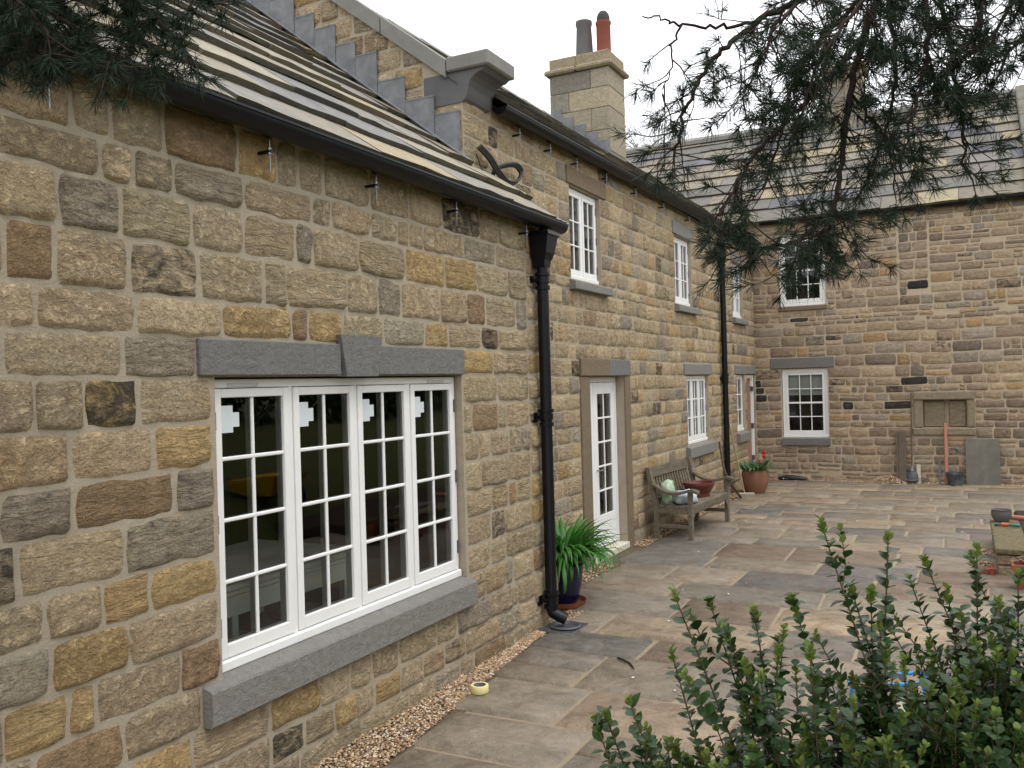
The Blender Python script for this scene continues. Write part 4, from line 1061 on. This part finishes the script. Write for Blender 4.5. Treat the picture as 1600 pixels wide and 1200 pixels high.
# ---- loop of black cable on the wall above the wing's eave
cb = MB(); lp = [(-.5,6.78,4.13),(-.47,6.92,4.05),(-.45,7.03,3.95),(-.44,7.18,3.885),(-.44,7.36,3.92),(-.45,7.50,4.03),(-.46,7.42,4.09),(-.47,7.25,4.06),(-.49,7.06,3.99),(-.5,7.02,3.93),(-.52,7.0,3.87)]
def smooth_path(P, k=6):
    P = [V(p) for p in P]; out = []
    for i in range(len(P)-1):
        a, b_, c, d = P[max(i-1,0)], P[i], P[i+1], P[min(i+2,len(P)-1)]
        for j in range(k):
            t = j/k; out.append(.5*((2*b_)+(c-a)*t+(2*a-5*b_+4*c-d)*t*t+(3*b_-a-3*c+d)*t**3))
    return out+[P[-1]]
for s in range(3):
    off = V((.008*s, .012*s-.01, .014*(s-1))); cb.tube([p+off+V((0,0,.05))+.3*V((0,.006*noise.noise(p*7+V((s,0,0))),.012*noise.noise(p*6+V((0,s,0))))) for p in smooth_path(lp)], .013, 8)
cb.tube(smooth_path([(-.53,6.79,4.12),(-.50,6.83,3.99),(-.49,6.93,3.90),(-.47,7.02,3.94)]), 0.006, 6)
tag(cb.build('cable_coil', M['black_cable'], None, True), 'loop of black cable hanging on the wall above the wing roof', 'cable')
# ---- things against the far house
def leaning(name, label, cat, x0, x1, h, t, foot, m_, top=YF-.05):
    b = MB(); a = [(x0,foot,.004),(x1,foot,.004),(x1,top,h),(x0,top,h)]; a2 = [(p[0],p[1]-t,p[2]+.0) for p in a]
    b.add(a+a2, [(0,1,2,3),(4,7,6,5),(0,4,5,1),(1,5,6,2),(2,6,7,3),(3,7,4,0)]); return tag(b.build(name, m_, None), label, cat)
leaning('stone_slab', 'thin grey stone slab leaning upright against the far house wall', 'stone slab', 3.25,3.80,.83,.035,18.10,M['concrete'])
leaning('plank', 'wide grey plank leaning left of the shovel at the far house wall', 'plank', 2.12,2.25,.97,.03,18.08,M['wood'])
leaning('plank', 'narrow dark plank edge-on behind the wide plank at the far house wall', 'plank', 2.08,2.112,.97,.05,18.10,M['wood'])
leaning('plank', 'short pale offcut plank leaning right of the shovel', 'plank', 2.42,2.49,.35,.03,18.12,M['pale_wood'])
leaning('grey_batten', 'thin pale metal batten standing left of the pink pole', 'batten', 2.80,2.83,.46,.03,18.12,M['iron'])
b = MB(); b.box((2.900,18.02,.004),(2.955,18.07,1.13),.01); b.v = [V((p.x, p.y+.19*(p.z/1.13), p.z)) for p in b.v]; tag(b.build('clay_pole', M['pink_clay'], None), 'tall pink square pole leaning on the blocked opening', 'pole')
SH = thing('shovel', (2.35,18.1,0), 'upturned shovel with a long thin handle leaning by the planks', 'shovel')
b = MB(); b.tube([(2.345,18.11,.30),(2.36,18.24,1.70)], .014, 8); b.build('handle', M['wood'], SH, angle=50)
b = MB(); b.tube([(2.345,18.11,.27),(2.345,18.11,.33)], [.03,.02], 10); b.tube([(2.345,18.11,.245),(2.345,18.11,.272)], [.06,.055], 14); b.build('collar', M['steel'], SH, angle=40)
b = MB(); b.lathe((2.345,18.10,.005), [(.11,.04),(.115,.07),(.095,.18),(.05,.245),(0,.25)], 18, 1, .5); b.build('blade', M['iron'], SH, angle=50)
b = MB(); b.tube([(2.345+.13*math.cos(t),18.08-.05*math.sin(t),.10-.035*math.sin(t)) for t in [math.pi*i/10 for i in range(11)]], .008, 6); b.build('wire_hoop', M['steel'], SH, angle=50)
BK = thing('bucket', (3.07,17.95,0), 'dark rubber builder bucket splashed with dried mortar by the pink pole', 'bucket')
b = MB(); b.lathe((3.07,17.93,.004), [(0,0),(.115,0),(.15,.21),(.165,.215),(.165,.235),(.148,.235),(.112,.02),(0,.02)], 26); b.build('tub', M['rubber'], BK, angle=40)
b = MB(); b.tube([(2.905,17.93,.225),(2.93,17.86,.20),(3.07,17.80,.19),(3.2,17.86,.205),(3.235,17.93,.225)], .004, 6); b.build('handle', M['steel'], BK, angle=50)
GL = thing('cloth_bundle', (.15,18.1,0), 'folded black cloth bundle with white tips lying at the foot of the far wall', 'bundle')
b = MB(); pts = smooth_path([(-.10,18.12,.03),(.05,18.10,.05),(.25,18.12,.045),(.45,18.15,.02)]); b.tube(pts, [.03+.028*math.sin(min(1,i/len(pts))*math.pi)+.008*noise.noise(V((i*.9,0,0))) for i in range(len(pts))], 9); b.build('cloth', M['black_cable'], GL, True)
for x in (-.02,.03): 
    b = MB(); b.tube([(x,18.075,.06),(x+.035,18.06,.035)], .014, 7); b.build('tip', M['paint'], GL, angle=50)
# ---- low garden wall with clutter on the right
LW = thing('low_wall', (3.66,11.2,0), 'low mossy stone garden wall at the right edge of the patio', 'wall')
yy = 10.15
while yy < 12.1:
    L = rng.uniform(.35,.6); e = min(yy+L, 12.15)
    b = MB(); b.tint = (*lin((134,124,98)),1); b.par = (rng.random(),.3,.3,.5); b.box((3.49,yy+.004,.215),(3.80,e-.004,.275),.01); b.build('coping_stone', M['stone'], LW)
    yy = e
for z0, z1 in ((-.02,.10),(.10,.21)):
    yy = 10.17
    while yy < 12.1:
        L = rng.uniform(.2,.45); e = min(yy+L, 12.13); b = MB(); b.tint, _ = pick(rng, PAL3); b.par = (rng.random(),.2,.3,.5); b.box((3.51,yy+.006,z0+.004),(3.78,e-.006,z1-.004),.015); b.build('stone', M['stone'], LW); yy = e
lathe_thing('bowl_pot', 'round dark grey bowl pot at the back of the low garden wall', 'pot', (3.61,11.95,.277), [(0,0),(.07,0),(.10,.05),(.112,.10),(.105,.14),(.115,.15),(.10,.15),(.09,.12),(0,.11)], M['grey_clay'], 24)
TR = thing('hand_tool', (3.66,11.5,.28), 'small hand tool with an orange and teal grip lying on the low wall', 'tool')
b = MB(); b.tube([(3.60,11.60,.30),(3.67,11.58,.302)], .022, 9); b.build('grip', M['orange'], TR, angle=50)
b = MB(); b.tube([(3.67,11.58,.302),(3.78,11.54,.30)], .018, 9); b.build('grip_end', M['teal'], TR, angle=50)
b = MB(); b.tube([(3.53,11.62,.297),(3.60,11.60,.30)], [.02,.014], 8); b.build('blade', M['iron'], TR, angle=50)
b = MB(); b.tube([(3.66,12.3,.29),(4.2,11.75,.33)], .03, 12); tag(b.build('clay_pipe', M['pink_clay'], None, angle=40), 'pink clay pipe lying across the bed behind the low wall', 'pipe')
b = MB(); b.box((3.86,10.9,.14),(4.3,11.35,.30),.02); tag(b.build('stone_block', M['concrete'], None), 'buff squared stone block lying in the bed behind the low wall', 'stone')
b = MB(); b.box((3.83,10.35,.05),(4.3,10.62,.14),.01); tag(b.build('clay_brick', M['terracotta_red'], None), 'red clay brick lying just behind the low wall', 'brick')
b = MB(); b.box((3.44,10.40,.0),(3.485,10.12,.07),.006); b.box((3.31,10.15,.002),(3.46,10.26,.065),.008); tag(b.build('clay_brick', M['terracotta_red'], None), 'broken red brick on the gravel at the foot of the low wall', 'brick')
bd = MB(); bd.box((3.82,9.9,-.02),(6.0,14.0,.14),.03); struct(bd.build('soil_bed', M['soil']))
SP = thing('planter', (3.74,9.6,0), 'square terracotta planter of pinkish sedum in front of the low wall', 'planter')
def square_pot(c, h, a0, a1, name, parent):
    b = MB(); S = [(a0,0),(a1*.93,h*.78),(a1,h*.78),(a1,h),(a1*.86,h),(a1*.8,h*.85)]; pts = []; F = []
    for a, z in S: pts += [(c[0]-a,c[1]-a,c[2]+z),(c[0]+a,c[1]-a,c[2]+z),(c[0]+a,c[1]+a,c[2]+z),(c[0]-a,c[1]+a,c[2]+z)]
    for i in range(len(S)-1):
        for j in range(4): F.append((i*4+j,i*4+(j+1)%4,(i+1)*4+(j+1)%4,(i+1)*4+j))
    F += [(3,2,1,0),tuple(range(20,24))]; b.add(pts, F); return b.build(name, M['terracotta'], parent)
square_pot((3.76,9.62,.004), .24, .105, .15, 'pot', SP)
b = MB()
for i in range(150):
    a, q = rng.random()*6.28, .135*math.sqrt(rng.random()); c = V((3.76+q*math.cos(a),9.62+q*math.sin(a),.235+.05*(1-(q/.15)**2)+rng.uniform(0,.025))); r = rng.uniform(.012,.022)
    for k in range(5):
        t = k*1.256+a; h = V((math.cos(t),math.sin(t),.55)); s = V((-math.sin(t),math.cos(t),0)); b.add([c, c+h*r*.6-s*r*.4, c+h*r, c+h*r*.6+s*r*.4], [(0,1,2,3)])
o = b.build('sedum', M['sedum'], SP); o['kind'] = 'stuff'
# ---- blue pipe behind the shrub
b = MB(); b.tube(smooth_path([(3.02,5.78,.245),(2.95,5.86,.252),(2.80,5.75,.25),(2.63,5.62,.25),(2.60,5.55,.25),(2.66,5.46,.25),(2.85,5.60,.25),(2.99,5.70,.245)]), .0125, 10)
b.tube([(2.62,5.58,.25),(2.60,5.60,.12),(2.58,5.62,.006)], .012, 8); b.tube([(2.99,5.70,.245),(3.02,5.70,.12),(3.05,5.70,.006)], .012, 8)
tag(b.build('pipe_frame', M['blue_pipe'], None, True), 'bright blue tubular handle glimpsed behind the shrub', 'handle')
b = MB(); b.box((2.72,5.35,.004),(3.3,5.75,.12),.02); tag(b.build('wooden_crate', M['pale_wood'], None), 'pale wooden board box behind the shrub under the blue handle', 'crate')

# ================================================================== INSIDE THE FRONT WINDOW
TB = thing('table', (-.7,4.0,.1), 'pale green panelled table just inside the wide front window', 'table')
b = MB(); b.box((-1.3,2.4,.985),(-.34,4.76,1.02),.008); b.build('tabletop', M['pale_panel'], TB)
b = MB(); b.box((-1.26,2.43,.945),(-.37,4.73,.984),.01); b.box((-1.24,2.45,.83),(-.39,4.71,.944),.004); b.build('panel', M['pale_panel'], TB)
for x in (-1.2,-.45):
    for y in (2.55,3.62,4.62): b = MB(); b.box((x,y,.1),(x+.05,y+.05,.83),.004); b.build('leg', M['pale_panel'], TB)
b = MB(); b.box((-1.2,2.5,.5),(-.36,4.7,.53),.004); b.build('shelf', M['wood'], TB)
b = MB(); pts = []; F = []
for i in range(9):
    for j in range(15): pts.append((-.345-.5*i/8, 2.7+1.9*j/14, .535+.07*(1+noise.noise(V((i*.7,j*.9,2))))))
b.add(pts, [(i*15+j,(i+1)*15+j,(i+1)*15+j+1,i*15+j+1) for i in range(8) for j in range(14)]); tag(b.build('dust_sheet', simple('red_cloth', (110,44,44), .85, .3, 5, col2=(150,140,130)), None, True), 'rumpled red and grey dust sheet on the table shelf inside the front window', 'cloth')

# ================================================================== GARDEN ACROSS FROM THE HOUSE (mirrored in the panes)
bk = MB(); nx, ny = 14, 40; pts = []; F = []
for i in range(nx+1):
    for j in range(ny+1):
        x, y = 5.0+16.0*i/nx, -8+46*j/ny; pts.append((x, y, -.05+min(1.3,.55*max(0,(x-5.2))**.6)+.12*noise.noise(V((x*.6,y*.6,0)))-(.6 if i == 0 else 0)))
for i in range(nx):
    for j in range(ny): F.append((i*(ny+1)+j,(i+1)*(ny+1)+j,(i+1)*(ny+1)+j+1,i*(ny+1)+j+1))
bk.add(pts, F); struct(bk.build('garden_bank', M['grass'], None, True))
def leaf_cloud(b, c, R, n, size, sq=1.0):
    for _ in range(n):
        d = V((rng.gauss(0,1),rng.gauss(0,1),rng.gauss(0,1))).normalized(); q = rng.random()**.4
        k = 1+.35*noise.noise(d*2.3+V(c)); p = V(c)+V((d.x*R[0],d.y*R[1],d.z*R[2]))*q*k; a = V((rng.gauss(0,1),rng.gauss(0,1),rng.gauss(0,1))).normalized(); e = a.orthogonal().normalized(); f = a.cross(e); s = size*rng.uniform(.6,1.4)
        b.par = (rng.random(),0,0,0); b.add([p-e*s, p-f*s*.5, p+e*s, p+f*s*.5], [(0,1,2,3)])
b = MB()
for i in range(22): leaf_cloud(b, (11.5+rng.uniform(-.8,1.2),-7+2.0*i,2.0+rng.uniform(-.2,.7)), (1.4,1.5,2.4), 750, .13)
for i in range(12): leaf_cloud(b, (14.5+rng.uniform(-1,2),-8+3.7*i,3.2+rng.uniform(-.5,1.0)), (2.2,2.3,2.6), 800, .2)
o = b.build('hedge', M['hedge']); o['kind'] = 'stuff'; tag(o, 'dark evergreen hedge and trees beyond the garden, mirrored in the panes', 'hedge')
WB = thing('wheelbarrow', (6.1,10.1,.4), 'yellow wheelbarrow on the garden bank mirrored in the front window', 'wheelbarrow')
b = MB((6.05,10.15,.42)); pts = [(-.32,-.25,.12),(.30,-.2,.12),(.30,.2,.12),(-.32,.25,.12),(-.5,-.36,.42),(.46,-.3,.36),(.46,.3,.36),(-.5,.36,.42)]; b.add(pts, [(0,3,2,1),(0,1,5,4),(1,2,6,5),(2,3,7,6),(3,0,4,7)]); b.build('tray', M['yellow'], WB)
b = MB((6.05,10.15,.42)); b.lathe((-.55,0,.1), [(.06,-.04),(.16,-.04),(.18,0),(.16,.04),(.06,.04)], 18); b.v = [V((6.05-.55+(p.x-5.5), 10.15+(p.z-.52), .52+(p.y-10.15))) for p in b.v]; b.build('wheel', M['black'], WB, angle=50)
for s in (-.22,.22): b = MB((6.05,10.15,.42)); b.tube([(-.55,s*.3,.1),(.2,s,.12),(1.0,s*1.3,.35)], .02, 8); b.build('handle', M['black'], WB, angle=50)

# ================================================================== BARE TREE BEHIND THE COTTAGE
rng = random.Random(3)
BT = thing('bare_tree', (-6.6,28.7,0), 'bare leafless tree showing behind the cottage chimney', 'tree')
b = MB(); b.tube([(-6.6,28.7,-.1),(-6.5,28.7,2.5),(-6.7,28.8,5.5)], [.3,.22,.16], 10); b.build('trunk', M['bark'], BT, True)
b = MB()
def grow(p, d, L, r, lvl):
    q = p+d*L; mid = (p+q)/2+V((rng.gauss(0,1),rng.gauss(0,1),rng.gauss(0,.5)))*L*.06
    b.tube([p, mid, q], [r, r*.85, r*.7], 4 if lvl < 3 else 5, False)
    if lvl == 0: return
    for _ in range(rng.choice((2,3,3)) if lvl > 1 else 3):
        nd_ = (d+V((rng.gauss(0,1),rng.gauss(0,1),rng.gauss(0,.7)))*.48+V((0,0,.16))).normalized(); grow(q if rng.random() < .7 else mid, nd_, L*rng.uniform(.68,.86), r*.6, lvl-1)
for i in range(6):
    a = i*1.05; grow(V((-6.6,28.75,4.2+.25*i)), V((math.cos(a)*.7,math.sin(a)*.7,.9)).normalized(), 2.1, .08, 6)
o = b.build('crown', M['twig'], BT)

# ================================================================== SHRUB IN FRONT
rng = random.Random(19)
TIPS = [(2.93,2.25,1.73),(3.08,2.28,1.7),(2.65,1.94,1.6),(2.71,2.02,1.57),(3.15,2.42,1.62),(3.27,2.54,1.64),(3.36,2.53,1.58),(2.5,1.81,1.34),(2.52,1.82,1.35),(2.57,1.84,1.38),(2.87,2.17,1.56),(2.8,2.08,1.54),(2.99,2.29,1.57),(3.04,2.25,1.57),(2.64,1.94,1.47),(2.86,2.05,1.47),(3.02,2.02,1.38),(3.2,2.45,1.54),(2.74,2.04,1.49),(3.31,2.39,1.54),(2.79,2.01,1.44),(2.93,2.03,1.48),(3.11,2.51,1.55),(3.23,2.24,1.54)]
SB = thing('privet_shrub', (3.1,2.3,0), 'leafy green shrub with upright yellow-tipped shoots in the near right corner', 'shrub')
for _ in range(470):
    t = rng.random()
    TIPS.append((2.62+.95*t+rng.uniform(-.05,.05), 1.90+.55*t+rng.uniform(-.15,.28), 1.10+.24*t+.10*max(0,t-.45)/.55+rng.uniform(-.36,.13)))
fb = MB(); fb.box((2.3,1.35,-.03),(4.3,3.0,.035),.03); struct(fb.build('flower_bed', M['soil']))
leaves = []; sm = MB()
def shoot(path, r0_, lo, big=1.0):
    n = len(path); sm.tube(path, [r0_*(1-.75*i/n)+.0007 for i in range(n)], 5)
    tot = sum((path[i+1]-path[i]).length for i in range(n-1)); acc = 0; run = 0; az = rng.random()*6.28
    for i in range(n-1):
        seg = path[i+1]-path[i]; l = seg.length; d = seg.normalized()
        while acc < run+l:
            p = path[i]+d*(acc-run); rem = tot-acc
            if rem < tot*lo and rem > .003:
                a = d.orthogonal().normalized(); c_ = d.cross(a); az += 1.57+rng.uniform(-.3,.3)
                young = rem < .05 and rng.random() < .8
                for k in (0, math.pi):
                    h = a*math.cos(az+k)+c_*math.sin(az+k)
                    size = (.017+.17*rem if young else rng.uniform(.024,.037))*rng.uniform(.65,1.2)*big
                    el = .95 if young else rng.uniform(.1,.9)
                    leaves.append((p, (h*math.cos(el)+d*math.sin(el)).normalized(), (d*math.cos(el)-h*math.sin(el)).normalized(), size, young))
            acc += .0175*(.5 if tot-acc < .05 else 1.0)*rng.uniform(.7,1.2)
        run += l
for ti, tp in enumerate(TIPS):
    tp = V(tp); base = V((2.95+.5*rng.random(), 2.1+.35*rng.random(), .0)); base = base.lerp(V((tp.x+.12,tp.y+.08,base.z)), .5)
    mid = base.lerp(tp, .55)+V((rng.uniform(-.11,.11),rng.uniform(-.08,.08),rng.uniform(-.02,.06)))
    path = smooth_path([base, mid, tp], 10); shoot(path, .0032, .62)
    for _ in range(rng.choice((3,4,5,6)) if ti >= 24 else rng.choice((2,3,4))):
        k = rng.randint(9, len(path)-4); d = (path[k+1]-path[k]).normalized(); a = d.orthogonal().normalized(); t = rng.random()*6.28; h = a*math.cos(t)+d.cross(a)*math.sin(t)
        l = rng.uniform(.07,.22); q = path[k]; shoot(smooth_path([q, q+(d*.6+h*.8)*l*.5, q+(d*.8+h*.6)*l+V((0,0,.02))], 5), .0016, .85, .9)
sm.build('stem', M['stem'], SB, True)
def leaf_geo(b, p, d, up_, s, seed):
    side = d.cross(up_).normalized(); nrm = side.cross(d).normalized(); pts = []; curl = rng.uniform(-.1,.35); w0 = rng.uniform(.36,.48)
    prof = [(0,.04),(.18,.62),(.42,1.0),(.68,.82),(.88,.40),(1.0,.02)]
    for t, k in prof:
        c = p+d*(s*(t+.06))-nrm*(s*curl*t*t); ww = s*w0*k; pts += [c-side*ww+nrm*ww*.28, c, c+side*ww+nrm*ww*.28]
    b.add(pts, [(i*3+j,i*3+j+1,(i+1)*3+j+1,(i+1)*3+j) for i in range(5) for j in (0,1)])
near = sorted(range(len(leaves)), key=lambda i: (leaves[i][0]-CAM).length/leaves[i][3]*(1.0 if leaves[i][0].z > 1.2 else 1.6))
single = set(near[:280]); bulk = [MB(), MB()]
for i, (p, d, u_, s, yg) in enumerate(leaves):
    b = MB() if i in single else bulk[1 if yg else 0]; b.par = (rng.random()*.5,0,0,0); leaf_geo(b, p, d, u_, s, i)
    if i in single: b.build('leaf', M['leaf_new'] if yg else M['leaf'], SB, True)
o = bulk[0].build('foliage', M['leaf'], SB, True); o['kind'] = 'stuff'
o = bulk[1].build('young_foliage', M['leaf_new'], SB, True); o['kind'] = 'stuff'

# ================================================================== PINE OVERHEAD
rng = random.Random(8)
PINE_R = [
    [(3.16, 3.33, 3.61), (3.06, 3.16, 3.38), (2.99, 3.07, 3.17), (2.95, 2.99, 2.97), (2.93, 2.93, 2.77), (2.91, 2.86, 2.58), (2.88, 2.82, 2.49)],
    [(3.13, 3.09, 3.49), (2.92, 2.87, 3.29), (2.73, 2.71, 3.15), (2.64, 2.61, 3.05), (2.58, 2.58, 2.97), (2.54, 2.54, 2.85), (2.52, 2.49, 2.73)],
    [(2.73, 2.71, 3.15), (2.64, 2.61, 3.12), (2.55, 2.52, 3.11), (2.5, 2.46, 3.12), (2.46, 2.41, 3.12)],
    [(2.55, 2.52, 3.11), (2.52, 2.49, 3.05), (2.52, 2.49, 2.98), (2.5, 2.45, 2.91)],
    [(2.99, 3.07, 3.17), (2.87, 2.73, 2.91), (2.77, 2.57, 2.75), (2.69, 2.52, 2.63), (2.64, 2.5, 2.54)],
    [(2.91, 2.86, 2.58), (2.83, 2.71, 2.49), (2.75, 2.61, 2.45), (2.68, 2.52, 2.45)],
    [(2.88, 2.85, 2.53), (2.84, 2.88, 2.48), (2.79, 2.86, 2.44)],
    [(2.91, 2.86, 2.58), (2.92, 2.98, 2.56), (2.9, 2.97, 2.5)],
    [(3.16, 3.33, 3.61), (3.23, 3.25, 3.22), (3.25, 3.21, 3.01), (3.27, 3.16, 2.86), (3.27, 3.16, 2.71)],
    [(3.51, 3.51, 3.6), (3.43, 3.24, 3.3), (3.35, 3.14, 3.12), (3.23, 3.02, 3.01)],
    [(3.66, 3.59, 3.53), (3.52, 3.29, 3.21), (3.41, 3.17, 3.08), (3.32, 3.07, 3.0)],
    [(3.16, 3.33, 3.61), (3.18, 3.0, 3.11), (3.15, 2.87, 2.9), (3.11, 2.85, 2.73)],
    [(2.92, 2.87, 3.29), (2.83, 2.59, 3.11), (2.77, 2.51, 2.97), (2.72, 2.48, 2.85)],
    [(3.06, 3.16, 3.38), (2.87, 3.12, 3.23), (2.76, 3.12, 3.08), (2.71, 3.09, 2.88), (2.66, 3.07, 2.73)],
    [(3.06, 3.16, 3.38), (3.07, 3.28, 3.14), (3.04, 3.26, 2.92), (2.96, 3.23, 2.72)],
    [(3.15, 3.1, 3.49), (3.01, 2.69, 3.13), (2.91, 2.58, 2.95), (2.86, 2.56, 2.79)],
    [(2.95, 2.99, 2.97), (3.03, 3.15, 2.87), (3.06, 3.22, 2.73)],
    [(3.36, 3.09, 3.43), (3.32, 2.96, 3.14), (3.26, 2.93, 3.01)],
]
PINE_L = [
    [(0.55, 1.65, 3.54), (0.84, 1.69, 3.25), (1.04, 1.73, 3.1), (1.14, 1.73, 3.01)],
    [(0.76, 1.76, 3.59), (1.06, 1.8, 3.29), (1.22, 1.82, 3.14), (1.31, 1.82, 3.04)],
    [(0.86, 1.81, 3.61), (1.18, 1.86, 3.3), (1.3, 1.92, 3.23)],
    [(0.61, 1.57, 3.34), (0.89, 1.6, 3.1), (1.03, 1.61, 3.03)],
    [(0.59, 1.56, 3.3), (0.77, 1.59, 3.11), (0.88, 1.59, 3.05)],
    [(0.69, 1.72, 3.54), (0.82, 1.79, 3.26), (0.87, 1.81, 3.15)],
    [(0.95, 1.74, 3.48), (1.0, 1.88, 3.23), (1.02, 1.95, 3.12)],
    [(0.71, 1.51, 3.4), (0.97, 1.53, 3.17), (1.06, 1.57, 3.06)],
]
PN = thing('pine_tree', (5.2,1.2,0), 'dark pine with drooping needled branches hanging across the top corners', 'tree')
b = MB(); b.tube([(5.2,1.2,-.1),(5.15,1.25,1.5),(5.05,1.35,3.2),(5.1,1.3,5.0),(5.0,1.2,7.0)], [.22,.19,.16,.13,.08], 14); b.build('trunk', M['bark'], PN, True)
LIMBS = [[(5.05,1.35,3.9),(4.4,2.3,4.15),(3.7,3.2,4.0),(3.16,3.33,3.61)],[(5.05,1.35,3.9),(4.3,2.2,4.3),(3.5,2.8,4.0),(3.13,3.09,3.49)],[(5.05,1.3,4.6),(4.3,2.5,4.5),(3.7,3.2,4.0),(3.51,3.51,3.6)],[(5.05,1.3,4.6),(4.5,2.6,4.3),(3.9,3.5,3.9),(3.66,3.59,3.53)],[(5.05,1.35,4.2),(4.2,2.2,4.2),(3.6,2.9,3.8),(3.36,3.09,3.43)],
 [(5.1,1.3,5.0),(3.6,1.5,5.1),(2.2,1.75,4.6),(1.2,1.8,4.0),(.76,1.76,3.59)],[(2.2,1.75,4.6),(1.2,1.6,4.1),(.55,1.6,3.54)],[(2.2,1.75,4.6),(1.3,1.95,4.1),(.86,1.81,3.61)],[(1.2,1.6,4.1),(.75,1.55,3.7),(.60,1.56,3.34)],[(1.2,1.8,4.0),(.69,1.72,3.54)],[(1.2,1.8,4.0),(.95,1.74,3.48)],[(1.2,1.6,4.1),(.71,1.51,3.4)]]
for l in LIMBS:
    p = smooth_path(l, 6); b = MB(); n = len(p); b.tube([q+V((rng.gauss(0,1),rng.gauss(0,1),rng.gauss(0,1)))*.012 for q in p], [.045*(1-.7*i/n) for i in range(n)], 8); b.build('limb', M['bark'], PN, True)
ND = MB(); TWG = MB(); NN = [0]
def tuft(p, d, L, n):
    a = d.orthogonal().normalized(); c_ = d.cross(a)
    for _ in range(n):
        t = rng.random()**.7; q = p+d*(L*t); ph = rng.random()*6.28; h = a*math.cos(ph)+c_*math.sin(ph); op = rng.uniform(.35,1.15)
        e = (d*math.cos(op)+h*math.sin(op)); l = rng.uniform(.034,.060); tip = q+e*l+V((0,0,-.006*rng.random())); m_ = q+e*l*.55+h*.003
        s = e.cross(V((rng.gauss(0,1),rng.gauss(0,1),rng.gauss(0,1)))).normalized()*.0009
        ND.par = (rng.random()*.6,0,0,0); ND.add([q-s, q+s, m_+s, m_-s, tip], [(0,1,2,3),(3,2,4)]); NN[0] += 1
def twig(p, d, L, r, lvl, dens):
    K = 4; pts = [p]; dd = d.copy(); q = p
    for i in range(K):
        dd = (dd+V((rng.gauss(0,1),rng.gauss(0,1),rng.gauss(0,1)-.25))*.16).normalized(); q = q+dd*(L/K); pts.append(q)
    TWG.tube(pts, [r*(1-.6*i/K) for i in range(K+1)], 5, False)
    if lvl > 0:
        for _ in range(max(1,int(L/.05*dens))):
            t = rng.uniform(.25,1.0); i = min(K-1,int(t*K)); pp = pts[i].lerp(pts[i+1], t*K-i); nd_ = (dd*.55+V((rng.gauss(0,1),rng.gauss(0,1),rng.gauss(0,1)-.15))*.62).normalized(); twig(pp, nd_, L*rng.uniform(.35,.6), r*.6, lvl-1, dens)
    e = (pts[-1]-pts[-2]).normalized(); tuft(pts[-2].lerp(pts[-1],.1), e, (pts[-1]-pts[-2]).length*1.05, rng.randint(20,36))
    if lvl == 0: tuft(pts[-3], (pts[-2]-pts[-3]).normalized(), (pts[-2]-pts[-3]).length, rng.randint(10,20))
def limb(path, r0_, dens, bare=False, wid=.19):
    p = smooth_path(path, 7); n = len(p); p = [q+V((rng.gauss(0,1),rng.gauss(0,1),rng.gauss(0,1)))*.004 for q in p]
    b = MB(); b.tube(p, [r0_*(1-.72*i/n) for i in range(n)], 7); b.build('branch', M['bark'], PN, True)
    if bare: return
    for i in range(2, n-1):
        d = (p[i+1]-p[i]).normalized(); l = (p[i+1]-p[i]).length
        k = l/.0155*dens; k = int(k)+(rng.random() < k-int(k))
        for _ in range(k):
            nd_ = (d*.6+V((rng.gauss(0,1),rng.gauss(0,1),rng.gauss(0,1)-.2))*.7).normalized(); twig(p[i].lerp(p[i+1],rng.random()), nd_, wid*rng.uniform(.4,1.0), .0026, 1 if rng.random() < .75 else 0, .6)
    twig(p[-1], (p[-1]-p[-2]).normalized(), .10, .003, 1, .8)
RR = [.016,.012,.006,.004,.009,.009,.006,.006,.010,.009,.009,.009,.007,.009,.009,.008,.006,.007]
for i, path in enumerate(PINE_R): limb(path, RR[i], (1.0,.7,0,.25,.7,.8,.6,.6,.7,1.2,1.3,.9,.8,1.0,.9,1.0,.7,1.1)[i], i == 2)
for path in PINE_L: limb(path, .011, 1.35, wid=.13)
o = TWG.build('twig', M['bark'], PN); o['kind'] = 'stuff'
o = ND.build('needles', M['needle'], PN); o['kind'] = 'stuff'
print('needles', NN[0], 'leaves', len(leaves), 'slabs', len(slabs), 'objects', len(bpy.data.objects), 'tris', sum(len(m_.polygons) for m_ in bpy.data.meshes))
